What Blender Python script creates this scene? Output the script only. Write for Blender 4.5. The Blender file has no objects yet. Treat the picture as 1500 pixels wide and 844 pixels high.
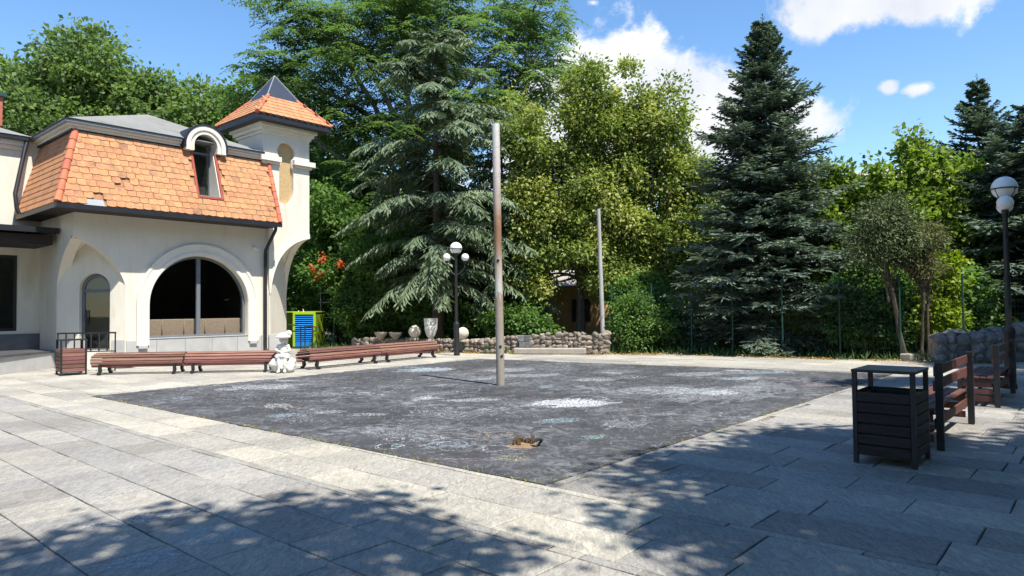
import bpy, bmesh, math, random
import numpy as np
from mathutils import Vector, Matrix

random.seed(7)
RNG = np.random.default_rng(11)
R = math.radians
scene = bpy.context.scene
COL = scene.collection

# ------------------------------------------------------------------ camera
cam_d = bpy.data.cameras.new('camera')
cam = bpy.data.objects.new('camera', cam_d)
COL.objects.link(cam)
cam_d.sensor_width = 36.0
cam_d.lens = 36.0 * 1010 / 1500
cam_d.clip_start = 0.05
cam_d.clip_end = 3000
_p, _r = R(1.75), R(-0.6)
_f = Vector((0, math.cos(_p), math.sin(_p)))
_u = Vector((0, -math.sin(_p), math.cos(_p)))
_x = Vector((1, 0, 0))
_rt = _x * math.cos(_r) + _u * math.sin(_r)
_up = -_x * math.sin(_r) + _u * math.cos(_r)
cam.matrix_world = Matrix(((_rt.x, _up.x, -_f.x, 0), (_rt.y, _up.y, -_f.y, 0),
                           (_rt.z, _up.z, -_f.z, 1.6), (0, 0, 0, 1)))
scene.camera = cam

# ------------------------------------------------------------------ light
SUN_EL = 61.0
SUN_H = Vector((0.616, -0.788, 0)).normalized()
SUN_DIR = Vector((SUN_H.x * math.cos(R(SUN_EL)), SUN_H.y * math.cos(R(SUN_EL)), math.sin(R(SUN_EL))))
sd = bpy.data.lights.new('sun', 'SUN')
sd.energy = 5.0
sd.angle = R(0.53)
sd.color = (1.0, 0.95, 0.86)
sun = bpy.data.objects.new('sun', sd)
COL.objects.link(sun)
sun.rotation_euler = SUN_DIR.to_track_quat('Z', 'Y').to_euler()
sun.location = (30, -40, 60)

world = bpy.data.worlds.new('World')
scene.world = world
world.use_nodes = True
wt = world.node_tree
wt.nodes.clear()


def N(t, kind, **kw):
    n = t.nodes.new(kind)
    for k, v in kw.items():
        setattr(n, k, v)
    return n


def Lk(t, a, b):
    t.links.new(a, b)


def mth(t, op, a, b=None, c=None, clamp=False):
    n = t.nodes.new('ShaderNodeMath')
    n.operation = op
    n.use_clamp = clamp
    for i, s in enumerate((a, b, c)):
        if s is None:
            continue
        if isinstance(s, (int, float)):
            n.inputs[i].default_value = s
        else:
            t.links.new(s, n.inputs[i])
    return n.outputs[0]


def build_world():
    t = wt
    out = N(t, 'ShaderNodeOutputWorld')
    bg = N(t, 'ShaderNodeBackground')
    bg.inputs['Strength'].default_value = 0.08
    sky = N(t, 'ShaderNodeTexSky', sky_type='NISHITA')
    sky.sun_disc = False
    sky.sun_elevation = R(SUN_EL)
    sky.sun_rotation = math.atan2(SUN_H.x, SUN_H.y)
    sky.air_density = 1.0
    sky.dust_density = 0.0
    sky.ozone_density = 1.5
    tc = N(t, 'ShaderNodeTexCoord')
    sep = N(t, 'ShaderNodeSeparateXYZ')
    Lk(t, tc.outputs['Generated'], sep.inputs[0])
    az = mth(t, 'ARCTAN2', sep.outputs[0], sep.outputs[1])
    el = mth(t, 'ARCSINE', sep.outputs[2])
    # cumulus banks all round the horizon: (azimuth deg, elevation deg, half-width, half-height)
    banks = [(8.3, 19.0, 6.6, 4.4), (13.0, 16.5, 7.0, 4.8), (4.0, 16.5, 4.8, 3.8), (18.5, 14.5, 7.4, 4.8),
             (23.6, 13.8, 3.6, 3.0), (8.0, 13.0, 12.0, 6.0), (26.5, 21.6, 5.5, 2.4), (31.5, 21.4, 6.5, 2.6), (24.5, 21.0, 3.0, 2.0),
             (37.5, 20.6, 2.6, 1.3), (31.0, 15.2, 2.6, 1.2), (29.0, 15.6, 1.6, 1.3), (7.0, 24.0, 2.0, 0.9),
             (70, 17, 10, 5), (84, 13, 8, 4), (115, 20, 12, 5), (160, 15, 10, 5), (-160, 19, 11, 5),
             (-125, 14, 9, 4), (-90, 21, 9, 4), (50, 36, 9, 4), (-60, 40, 8, 4), (140, 40, 9, 4), (-70, 9, 8, 2.5)]
    nz = N(t, 'ShaderNodeTexNoise')
    nz.inputs['Scale'].default_value = 9.0
    nz.inputs['Detail'].default_value = 9.0
    nz.inputs['Roughness'].default_value = 0.62
    nz.inputs['Distortion'].default_value = 0.15
    Lk(t, tc.outputs['Generated'], nz.inputs['Vector'])
    nz2 = N(t, 'ShaderNodeTexNoise')
    nz2.inputs['Scale'].default_value = 5.0
    nz2.inputs['Detail'].default_value = 5.0
    Lk(t, tc.outputs['Generated'], nz2.inputs['Vector'])
    field = None
    for a, e, ra, re in banks:
        dx = mth(t, 'MULTIPLY', mth(t, 'SUBTRACT', az, R(a)), 1 / R(ra))
        dy = mth(t, 'MULTIPLY', mth(t, 'SUBTRACT', el, R(e)), 1 / R(re))
        q = mth(t, 'SUBTRACT', 1.0, mth(t, 'SQRT', mth(t, 'ADD', mth(t, 'MULTIPLY', dx, dx), mth(t, 'MULTIPLY', dy, dy))))
        if re < 1.6:
            q = mth(t, 'SUBTRACT', q, .72)
        field = q if field is None else mth(t, 'SMOOTH_MAX', field, q, 0.12)
    nn = mth(t, 'MULTIPLY', mth(t, 'SUBTRACT', nz.outputs[0], 0.5), 2.6)
    f2 = mth(t, 'ADD', field, nn)
    mr = N(t, 'ShaderNodeMapRange')
    mr.interpolation_type = 'SMOOTHSTEP'
    mr.inputs['From Min'].default_value = 0.02
    mr.inputs['From Max'].default_value = 0.42
    Lk(t, f2, mr.inputs['Value'])
    cr = N(t, 'ShaderNodeValToRGB')
    cr.color_ramp.elements[0].position = 0.35
    cr.color_ramp.elements[0].color = (5.4, 5.8, 6.6, 1)
    cr.color_ramp.elements[1].position = 0.62
    cr.color_ramp.elements[1].color = (8.6, 8.6, 8.7, 1)
    Lk(t, nz2.outputs[0], cr.inputs[0])
    mx = N(t, 'ShaderNodeMix', data_type='RGBA')
    Lk(t, mr.outputs[0], mx.inputs['Factor'])
    hs = N(t, 'ShaderNodeHueSaturation')
    hs.inputs['Saturation'].default_value = 1.18
    hs.inputs['Value'].default_value = 1.7
    Lk(t, sky.outputs[0], hs.inputs['Color'])
    Lk(t, hs.outputs[0], mx.inputs[6])
    Lk(t, cr.outputs[0], mx.inputs[7])
    Lk(t, mx.outputs[2], bg.inputs['Color'])
    Lk(t, bg.outputs[0], out.inputs[0])


build_world()
scene.view_settings.view_transform = 'Standard'
scene.view_settings.look = 'None'
scene.view_settings.exposure = 0.8
scene.view_settings.gamma = 1.0
scene.view_settings.use_curve_mapping = False

# ------------------------------------------------------------------ helpers


def tag(o, label=None, cat=None, group=None, kind=None):
    if label:
        o['label'] = label
    if cat:
        o['category'] = cat
    if group:
        o['group'] = group
    if kind:
        o['kind'] = kind
    return o


def empty(name, loc=(0, 0, 0), rz=0.0, label=None, cat=None, group=None):
    o = bpy.data.objects.new(name, None)
    COL.objects.link(o)
    o.location = loc
    o.rotation_euler = (0, 0, rz)
    o.empty_display_size = 0.2
    return tag(o, label, cat, group)


def copy_tree(o, parent=None):
    c = o.copy()
    COL.objects.link(c)
    c.parent = parent
    for ch in o.children:
        copy_tree(ch, c)
    return c


class MB:
    def __init__(s):
        s.v = []
        s.f = []

    def add(s, vs, fs):
        b = len(s.v)
        s.v += [tuple(v) for v in vs]
        s.f += [tuple(i + b for i in f) for f in fs]
        return s

    def box(s, cx, cy, cz, sx, sy, sz, rot=None, bev=0.0):
        hx, hy, hz = sx / 2, sy / 2, sz / 2
        if bev > 0:
            b = min(bev, hx * .9, hy * .9, hz * .9)
            vs = []
            for z, k in ((-hz, b), (-hz + b, 0), (hz - b, 0), (hz, b)):
                for (ex, ey) in ((-1, -1), (1, -1), (1, 1), (-1, 1)):
                    X, Y = hx - k, hy - k
                    # octagonal ring so vertical edges are cut as well
                    if ex * ey > 0:
                        vs += [Vector((ex * X, ey * (Y - (b if k == 0 else 0)), z)), Vector((ex * (X - (b if k == 0 else 0)), ey * Y, z))]
                    else:
                        vs += [Vector((ex * (X - (b if k == 0 else 0)), ey * Y, z)), Vector((ex * X, ey * (Y - (b if k == 0 else 0)), z))]
            fs = [tuple(range(7, -1, -1)), tuple(range(24, 32))]
            for r in range(3):
                for i in range(8):
                    j = (i + 1) % 8
                    fs.append((r * 8 + i, r * 8 + j, r * 8 + 8 + j, r * 8 + 8 + i))
        else:
            vs = [Vector((x, y, z)) for z in (-hz, hz) for (x, y) in ((-hx, -hy), (hx, -hy), (hx, hy), (-hx, hy))]
            fs = [(3, 2, 1, 0), (4, 5, 6, 7), (0, 1, 5, 4), (1, 2, 6, 5), (2, 3, 7, 6), (3, 0, 4, 7)]
        if rot is not None:
            vs = [rot @ v for v in vs]
        return s.add([(v.x + cx, v.y + cy, v.z + cz) for v in vs], fs)

    def tube(s, pts, rad, n=8, caps=True):
        pts = [Vector(p) for p in pts]
        if not hasattr(rad, '__len__'):
            rad = [rad] * len(pts)
        b = len(s.v)
        ref = None
        for i, p in enumerate(pts):
            d = (pts[min(i + 1, len(pts) - 1)] - pts[max(i - 1, 0)])
            if d.length < 1e-9:
                d = Vector((0, 0, 1))
            d.normalize()
            if ref is None:
                ref = Vector((1, 0, 0)) if abs(d.x) < .9 else Vector((0, 1, 0))
            a = (ref - d * ref.dot(d)).normalized()
            ref = a
            c = d.cross(a)
            for k in range(n):
                th = 2 * math.pi * k / n
                q = p + (a * math.cos(th) + c * math.sin(th)) * rad[i]
                s.v.append(tuple(q))
        for i in range(len(pts) - 1):
            for k in range(n):
                j = (k + 1) % n
                s.f.append((b + i * n + k, b + i * n + j, b + i * n + n + j, b + i * n + n + k))
        if caps:
            s.f.append(tuple(b + k for k in range(n - 1, -1, -1)))
            e = b + (len(pts) - 1) * n
            s.f.append(tuple(e + k for k in range(n)))
        return s

    def lathe(s, prof, c=(0, 0, 0), n=20):
        b = len(s.v)
        for r, z in prof:
            for k in range(n):
                th = 2 * math.pi * k / n
                s.v.append((c[0] + r * math.cos(th), c[1] + r * math.sin(th), c[2] + z))
        for i in range(len(prof) - 1):
            for k in range(n):
                j = (k + 1) % n
                s.f.append((b + i * n + k, b + i * n + j, b + i * n + n + j, b + i * n + n + k))
        s.f.append(tuple(b + k for k in range(n - 1, -1, -1)))
        e = b + (len(prof) - 1) * n
        s.f.append(tuple(e + k for k in range(n)))
        return s

    def prism(s, poly, y0, y1):
        """poly in local xz, extruded along y (convex or simple outline)"""
        n = len(poly)
        vs = [(x, y0, z) for x, z in poly] + [(x, y1, z) for x, z in poly]
        fs = [tuple(range(n)), tuple(range(2 * n - 1, n - 1, -1))]
        for i in range(n):
            j = (i + 1) % n
            fs.append((j, i, n + i, n + j))
        return s.add(vs, fs)

    def build(s, name, mat, parent=None, smooth=False, loc=None, rz=None, fixn=True):
        me = bpy.data.meshes.new(name)
        me.from_pydata(s.v, [], s.f)
        if fixn:
            bm = bmesh.new()
            bm.from_mesh(me)
            bmesh.ops.recalc_face_normals(bm, faces=bm.faces)
            bm.to_mesh(me)
            bm.free()
        return mkobj(name, me, mat, parent, smooth, loc, rz)


def mkobj(name, me, mat, parent=None, smooth=False, loc=None, rz=None):
    if mat is not None and len(me.materials) == 0:
        me.materials.append(mat)
    if smooth:
        me.shade_smooth()
        me.set_sharp_from_angle(angle=R(38))
    o = bpy.data.objects.new(name, me)
    COL.objects.link(o)
    if parent is not None:
        o.parent = parent
    if loc is not None:
        o.location = loc
    if rz is not None:
        o.rotation_euler = (0, 0, rz)
    return o


def arr_mesh(name, V, nper, mat, parent=None, tint=None, loc=None):
    """V: (M, nper, 3) polygons sharing nothing"""
    M = V.shape[0]
    me = bpy.data.meshes.new(name)
    me.vertices.add(M * nper)
    me.vertices.foreach_set('co', np.ascontiguousarray(V, dtype=np.float32).ravel())
    me.loops.add(M * nper)
    me.loops.foreach_set('vertex_index', np.arange(M * nper, dtype=np.int32))
    me.polygons.add(M)
    me.polygons.foreach_set('loop_start', np.arange(0, M * nper, nper, dtype=np.int32))
    me.update(calc_edges=True)
    if tint is not None:
        a = me.attributes.new('tint', 'FLOAT', 'FACE')
        a.data.foreach_set('value', np.ascontiguousarray(tint, dtype=np.float32))
    me.validate()
    return mkobj(name, me, mat, parent, False, loc)


def poly_mesh(name, outer, holes, thick, mat, parent=None, y0=0.0):
    """outline with holes in local xz, thickness along +y from y0"""
    cu = bpy.data.curves.new(name, 'CURVE')
    cu.dimensions = '2D'
    cu.fill_mode = 'BOTH'
    cu.extrude = thick / 2
    for ring in [outer] + list(holes):
        sp = cu.splines.new('POLY')
        sp.points.add(len(ring) - 1)
        for p, (x, z) in zip(sp.points, ring):
            p.co = (x, z, 0, 1)
        sp.use_cyclic_u = True
    o = bpy.data.objects.new(name, cu)
    COL.objects.link(o)
    dg = bpy.context.evaluated_depsgraph_get()
    me = bpy.data.meshes.new_from_object(o.evaluated_get(dg))
    bpy.data.objects.remove(o)
    bpy.data.curves.remove(cu)
    me.transform(Matrix(((1, 0, 0, 0), (0, 0, -1, y0 + thick / 2), (0, 1, 0, 0), (0, 0, 0, 1))))
    me.name = name
    me.shade_flat()
    return mkobj(name, me, mat, parent)


def arc(cx, cz, r, a0, a1, n=16):
    return [(cx + r * math.cos(R(a0 + (a1 - a0) * i / n)), cz + r * math.sin(R(a0 + (a1 - a0) * i / n))) for i in range(n + 1)]


# ------------------------------------------------------------------ materials


def new_mat(name):
    m = bpy.data.materials.new(name)
    m.use_nodes = True
    t = m.node_tree
    return m, t, t.nodes['Principled BSDF']


def surf(name, c1, c2, scale=6.0, rough=0.8, bump=0.0, bscale=40.0, metal=0.0, spec=0.3, stretch=(1, 1, 1), vary=0.0,
         c3=None, s3=1.2, f3=(0.55, 0.75), coord='Object', detail=6):
    """two-tone noise colour + optional third stain colour, per-object value shift, noise bump"""
    m, t, b = new_mat(name)
    b.inputs['Roughness'].default_value = rough
    b.inputs['Metallic'].default_value = metal
    b.inputs['Specular IOR Level'].default_value = spec
    if coord == 'World':
        src = N(t, 'ShaderNodeNewGeometry').outputs['Position']
    else:
        src = N(t, 'ShaderNodeTexCoord').outputs['Object']
    mp = N(t, 'ShaderNodeMapping')
    mp.inputs['Scale'].default_value = stretch
    Lk(t, src, mp.inputs[0])
    oi = N(t, 'ShaderNodeObjectInfo')
    off = N(t, 'ShaderNodeVectorMath', operation='ADD')
    Lk(t, mp.outputs[0], off.inputs[0])
    if coord != 'World':
        sc = N(t, 'ShaderNodeVectorMath', operation='SCALE')
        sc.inputs[0].default_value = (37, 53, 71)
        Lk(t, oi.outputs['Random'], sc.inputs['Scale'])
        Lk(t, sc.outputs[0], off.inputs[1])
    n1 = N(t, 'ShaderNodeTexNoise')
    n1.inputs['Scale'].default_value = scale
    n1.inputs['Detail'].default_value = detail
    n1.inputs['Roughness'].default_value = .6
    Lk(t, off.outputs[0], n1.inputs['Vector'])
    rp = N(t, 'ShaderNodeValToRGB')
    rp.color_ramp.elements[0].position = .3
    rp.color_ramp.elements[0].color = (*c1, 1)
    rp.color_ramp.elements[1].position = .7
    rp.color_ramp.elements[1].color = (*c2, 1)
    Lk(t, n1.outputs[0], rp.inputs[0])
    colo = rp.outputs[0]
    if c3 is not None:
        n3 = N(t, 'ShaderNodeTexNoise')
        n3.inputs['Scale'].default_value = s3
        n3.inputs['Detail'].default_value = 7
        n3.inputs['Roughness'].default_value = .65
        Lk(t, off.outputs[0], n3.inputs['Vector'])
        mr = N(t, 'ShaderNodeMapRange')
        mr.inputs['From Min'].default_value = f3[0]
        mr.inputs['From Max'].default_value = f3[1]
        Lk(t, n3.outputs[0], mr.inputs['Value'])
        mx = N(t, 'ShaderNodeMix', data_type='RGBA')
        Lk(t, mr.outputs[0], mx.inputs['Factor'])
        Lk(t, colo, mx.inputs[6])
        mx.inputs[7].default_value = (*c3, 1)
        colo = mx.outputs[2]
    if vary > 0:
        hs = N(t, 'ShaderNodeHueSaturation')
        v = mth(t, 'ADD', mth(t, 'MULTIPLY', oi.outputs['Random'], 2 * vary), 1 - vary)
        Lk(t, v, hs.inputs['Value'])
        w = mth(t, 'FRACT', mth(t, 'MULTIPLY', oi.outputs['Random'], 17.3))
        Lk(t, mth(t, 'ADD', mth(t, 'MULTIPLY', w, vary * .12), .5 - vary * .06), hs.inputs['Hue'])
        Lk(t, colo, hs.inputs['Color'])
        colo = hs.outputs[0]
    Lk(t, colo, b.inputs['Base Color'])
    if bump > 0:
        n2 = N(t, 'ShaderNodeTexNoise')
        n2.inputs['Scale'].default_value = bscale
        n2.inputs['Detail'].default_value = 5
        Lk(t, off.outputs[0], n2.inputs['Vector'])
        bp = N(t, 'ShaderNodeBump')
        bp.inputs['Strength'].default_value = bump
        bp.inputs['Distance'].default_value = .02
        Lk(t, n2.outputs[0], bp.inputs['Height'])
        Lk(t, bp.outputs[0], b.inputs['Normal'])
    return m


def leaf_mat(name, cols, transl=0.35, rough=.5, tl=(0.85, 0.95, 0.5)):
    m, t, b = new_mat(name)
    at = N(t, 'ShaderNodeAttribute', attribute_name='tint')
    rp = N(t, 'ShaderNodeValToRGB')
    el = rp.color_ramp.elements
    while len(el) < len(cols):
        el.new(.5)
    for i, c in enumerate(cols):
        el[i].position = i / (len(cols) - 1)
        el[i].color = (*c, 1)
    Lk(t, at.outputs['Fac'], rp.inputs[0])
    Lk(t, rp.outputs[0], b.inputs['Base Color'])
    b.inputs['Roughness'].default_value = rough
    b.inputs['Specular IOR Level'].default_value = .35
    tr = N(t, 'ShaderNodeBsdfTranslucent')
    mu = N(t, 'ShaderNodeMix', data_type='RGBA', blend_type='MULTIPLY')
    mu.inputs['Factor'].default_value = 1
    Lk(t, rp.outputs[0], mu.inputs[6])
    mu.inputs[7].default_value = (tl[0] * 1.6, tl[1] * 1.6, tl[2] * 1.6, 1)
    Lk(t, mu.outputs[2], tr.inputs[0])
    ms = N(t, 'ShaderNodeMixShader')
    ms.inputs[0].default_value = transl
    Lk(t, b.outputs[0], ms.inputs[1])
    Lk(t, tr.outputs[0], ms.inputs[2])
    Lk(t, ms.outputs[0], t.nodes['Material Output'].inputs[0])
    return m


def glass_mat(name, tint=(.04, .05, .06)):
    m, t, b = new_mat(name)
    t.nodes.remove(b)
    gl = N(t, 'ShaderNodeBsdfGlossy')
    gl.inputs['Roughness'].default_value = .02
    gl.inputs['Color'].default_value = (.9, .95, 1, 1)
    tp = N(t, 'ShaderNodeBsdfTransparent')
    tp.inputs[0].default_value = (.93, .95, .94, 1)
    fr = N(t, 'ShaderNodeLayerWeight')
    fac = mth(t, 'ADD', mth(t, 'MULTIPLY', mth(t, 'POWER', fr.outputs['Facing'], 4.0), .45), .03, clamp=True)
    ms = N(t, 'ShaderNodeMixShader')
    Lk(t, fac, ms.inputs[0])
    Lk(t, tp.outputs[0], ms.inputs[1])
    Lk(t, gl.outputs[0], ms.inputs[2])
    Lk(t, ms.outputs[0], t.nodes['Material Output'].inputs[0])
    return m


def slab_mat():
    """gneiss flagstones: per-slab tone from the tint attribute, layered grain, pale wear"""
    m, t, b = new_mat('flagstone')
    at = N(t, 'ShaderNodeAttribute', attribute_name='tint')
    pos = N(t, 'ShaderNodeNewGeometry').outputs['Position']
    rp = N(t, 'ShaderNodeValToRGB')
    el = rp.color_ramp.elements
    cols = [(.175, .165, .15), (.22, .21, .195), (.26, .245, .22), (.29, .28, .265), (.335, .315, .275), (.385, .365, .31), (.43, .40, .33)]
    while len(el) < len(cols):
        el.new(.5)
    for i, c in enumerate(cols):
        el[i].position = i / (len(cols) - 1)
        el[i].color = (*c, 1)
    Lk(t, at.outputs['Fac'], rp.inputs[0])
    mp = N(t, 'ShaderNodeMapping')
    mp.inputs['Rotation'].default_value = (0, 0, R(-41))
    mp.inputs['Scale'].default_value = (3.0, 1.0, 1)
    Lk(t, pos, mp.inputs[0])
    # shift grain per slab
    av = N(t, 'ShaderNodeVectorMath', operation='ADD')
    sc = N(t, 'ShaderNodeVectorMath', operation='SCALE')
    sc.inputs[0].default_value = (91, 47, 0)
    Lk(t, at.outputs['Fac'], sc.inputs['Scale'])
    Lk(t, mp.outputs[0], av.inputs[0])
    Lk(t, sc.outputs[0], av.inputs[1])
    n1 = N(t, 'ShaderNodeTexNoise')
    n1.inputs['Scale'].default_value = 8
    n1.inputs['Detail'].default_value = 10
    n1.inputs['Roughness'].default_value = .68
    n1.inputs['Distortion'].default_value = 1.1
    Lk(t, av.outputs[0], n1.inputs['Vector'])
    g = N(t, 'ShaderNodeMapRange')
    g.inputs['From Min'].default_value = .3
    g.inputs['From Max'].default_value = .7
    g.inputs['To Min'].default_value = .62
    g.inputs['To Max'].default_value = 1.28
    Lk(t, n1.outputs[0], g.inputs['Value'])
    n2 = N(t, 'ShaderNodeTexNoise')
    n2.inputs['Scale'].default_value = .55
    n2.inputs['Detail'].default_value = 6
    n2.inputs['Roughness'].default_value = .6
    Lk(t, pos, n2.inputs['Vector'])
    g2 = N(t, 'ShaderNodeMapRange')
    g2.inputs['From Min'].default_value = .35
    g2.inputs['From Max'].default_value = .65
    g2.inputs['To Min'].default_value = .84
    g2.inputs['To Max'].default_value = 1.14
    Lk(t, n2.outputs[0], g2.inputs['Value'])
    n3 = N(t, 'ShaderNodeTexNoise')
    n3.inputs['Scale'].default_value = 60
    n3.inputs['Detail'].default_value = 3
    Lk(t, pos, n3.inputs['Vector'])
    g3 = N(t, 'ShaderNodeMapRange')
    g3.inputs['From Min'].default_value = .3
    g3.inputs['From Max'].default_value = .7
    g3.inputs['To Min'].default_value = .8
    g3.inputs['To Max'].default_value = 1.17
    Lk(t, n3.outputs[0], g3.inputs['Value'])
    val = mth(t, 'MULTIPLY', mth(t, 'MULTIPLY', g.outputs[0], g2.outputs[0]), g3.outputs[0])
    hs = N(t, 'ShaderNodeHueSaturation')
    Lk(t, rp.outputs[0], hs.inputs['Color'])
    Lk(t, val, hs.inputs['Value'])
    # sandy dust in places
    mx = N(t, 'ShaderNodeMix', data_type='RGBA')
    g4 = N(t, 'ShaderNodeMapRange')
    g4.inputs['From Min'].default_value = .52
    g4.inputs['From Max'].default_value = .75
    g4.inputs['To Max'].default_value = .4
    n4 = N(t, 'ShaderNodeTexNoise')
    n4.inputs['Scale'].default_value = 1.7
    n4.inputs['Detail'].default_value = 9
    n4.inputs['Roughness'].default_value = .7
    Lk(t, pos, n4.inputs['Vector'])
    Lk(t, n4.outputs[0], g4.inputs['Value'])
    Lk(t, g4.outputs[0], mx.inputs['Factor'])
    Lk(t, hs.outputs[0], mx.inputs[6])
    mx.inputs[7].default_value = (.40, .37, .305, 1)
    Lk(t, mx.outputs[2], b.inputs['Base Color'])
    b.inputs['Roughness'].default_value = .75
    b.inputs['Specular IOR Level'].default_value = .3
    bp = N(t, 'ShaderNodeBump')
    bp.inputs['Strength'].default_value = .9
    bp.inputs['Distance'].default_value = .012
    hh = mth(t, 'ADD', n1.outputs[0], mth(t, 'MULTIPLY', n3.outputs[0], .25))
    Lk(t, hh, bp.inputs['Height'])
    Lk(t, bp.outputs[0], b.inputs['Normal'])
    return m


M = {}
M['slab'] = slab_mat()
M['joint'] = surf('joint_sand', (.13, .12, .10), (.22, .2, .16), 30, .95, coord='World')
M['earth'] = surf('park_ground', (.07, .075, .03), (.13, .115, .06), 1.5, .95, .6, 25, coord='World', c3=(.20, .16, .10), s3=.3, f3=(.55, .7))
M['dirt'] = surf('dry_dirt', (.28, .20, .125), (.38, .29, .19), 2.5, .95, .6, 25, coord='World', c3=(.18, .14, .08), s3=1.2, f3=(.52, .7))
M['stucco'] = surf('stucco', (.64, .595, .50), (.71, .665, .57), 2.2, .9, .35, 60, stretch=(1.6, 1.6, .45), c3=(.54, .49, .405), s3=1.3, f3=(.54, .78))
M['moulding'] = surf('moulding_plaster', (.66, .62, .53), (.73, .69, .60), 3, .85, .1, 60, c3=(.55, .5, .42), s3=1.5, f3=(.58, .85))
M['plinth'] = surf('plinth_tile', (.36, .36, .35), (.46, .45, .43), 3, .6, .15, 50, vary=.08)
M['anthracite'] = surf('dark_metal', (.018, .019, .024), (.03, .03, .036), 5, .45, metal=.3, spec=.5)
M['frame'] = surf('window_frame_grey', (.12, .135, .155), (.15, .165, .185), 4, .5, spec=.4)
M['soffit'] = surf('dark_soffit_wood', (.022, .017, .015), (.045, .034, .03), 3, .7, stretch=(1, 8, 1))
M['tile'] = surf('terracotta_tile', (.42, .19, .085), (.53, .275, .135), 5, .8, .3, 60, vary=.10, c3=(.17, .11, .08), s3=2.2, f3=(.50, .76))
M['tile_w'] = surf('terracotta_tile_rest', (.42, .185, .085), (.53, .265, .13), 4, .8, .3, 60, c3=(.22, .13, .09), s3=2.6, f3=(.52, .8))
M['cap'] = surf('ridge_tile', (.46, .13, .07), (.56, .18, .10), 5, .75, .2, 50, vary=.12)
M['redtrim'] = surf('red_flashing', (.34, .075, .05), (.42, .11, .07), 6, .6)
M['mortar'] = surf('roof_underlay', (.30, .15, .08), (.40, .21, .12), 8, .9, .4, 60)
M['roofgrey'] = surf('grey_roof_felt', (.19, .19, .18), (.235, .235, .22), 2, .95, .2, 60, spec=.1, c3=(.15, .15, .14), s3=.9)
M['lead'] = surf('grey_flashing', (.27, .28, .29), (.35, .36, .37), 4, .5, metal=.4)
M['pyramid'] = surf('slate_metal', (.045, .055, .075), (.06, .07, .095), 2, .4, metal=.5, spec=.5)
M['osb'] = surf('osb_board', (.36, .24, .11), (.58, .43, .23), 28, .85, .3, 60, stretch=(1, 1, .45))
M['glass'] = glass_mat('window_glass')
M['darkroom'] = surf('dark_interior', (.035, .032, .03), (.05, .045, .04), 2, .9)  # near-black colour paints the rooms behind glass as unlit
M['sofa'] = surf('sofa_fabric', (.30, .215, .16), (.36, .265, .20), 12, .9, .2, 150)
M['brick'] = surf('chimney_brick', (.32, .10, .07), (.42, .15, .10), 9, .9, .4, 60)
M['white'] = surf('white_paint', (.74, .74, .72), (.8, .8, .78), 4, .6)
M['redwood'] = surf('red_stained_wood', (.14, .062, .05), (.26, .125, .10), 7, .7, .4, 45, stretch=(.25, 4, 4), vary=.4, c3=(.34, .20, .155), s3=3.0, f3=(.58, .85))
M['darkwood'] = surf('dark_stained_wood', (.020, .0135, .012), (.042, .030, .027), 7, .6, .4, 45, stretch=(.3, 4, 4), vary=.25)
M['benchwood'] = surf('bench_wood', (.085, .034, .028), (.14, .06, .048), 7, .6, .4, 45, stretch=(.3, 4, 4), vary=.2)
M['blackmetal'] = surf('black_metal', (.012, .012, .014), (.022, .022, .025), 9, .45, .1, 70, spec=.5)
M['globe'] = surf('opal_globe', (.80, .80, .78), (.86, .86, .84), 2, .25, spec=.5)
M['statue'] = surf('painted_plaster', (.58, .565, .52), (.66, .65, .61), 3, .75, .15, 60, c3=(.36, .33, .28), s3=5, f3=(.52, .75))
M['limestone'] = surf('weathered_limestone', (.52, .47, .38), (.66, .61, .50), 7, .9, .6, 45, c3=(.20, .15, .10), s3=4.5, f3=(.56, .74))
M['rubble'] = surf('rubble_stone', (.15, .125, .105), (.31, .265, .22), 5, .95, .8, 22, vary=.35, c3=(.52, .45, .36), s3=2.8, f3=(.52, .72))
M['rubblegrey'] = surf('grey_rubble', (.10, .10, .105), (.24, .24, .235), 5, .95, .8, 22, vary=.3)
M['mortar2'] = surf('wall_mortar', (.13, .105, .08), (.22, .18, .14), 8, .95, .7, 40)
M['concrete'] = surf('concrete', (.30, .265, .22), (.40, .36, .30), 5, .9, .5, 40)
M['poleconc'] = surf('concrete_pole', (.34, .33, .32), (.46, .45, .43), 5, .85, .3, 50, stretch=(1, 1, .3))
M['lime'] = surf('lime_paint', (.33, .52, .03), (.38, .58, .04), 4, .45)
M['limedark'] = surf('olive_panel', (.14, .21, .015), (.18, .26, .02), 4, .5)
M['blue'] = surf('blue_slat', (.015, .20, .62), (.02, .25, .70), 4, .45)
M['blueback'] = surf('blue_back', (.01, .03, .16), (.012, .04, .2), 4, .5)
M['fence'] = surf('green_wire', (.015, .05, .04), (.02, .075, .055), 5, .5)
M['bark'] = surf('bark', (.055, .042, .032), (.12, .095, .075), 6, .95, .9, 18, stretch=(3, 3, .6))
M['barkgrey'] = surf('grey_bark', (.12, .105, .09), (.22, .2, .17), 6, .95, .9, 18, stretch=(3, 3, .6))
M['orange'] = surf('orange_render', (.52, .28, .12), (.62, .36, .17), 2, .9)
M['rooffar'] = surf('far_roof', (.28, .26, .24), (.36, .33, .30), 2, .9)

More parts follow.
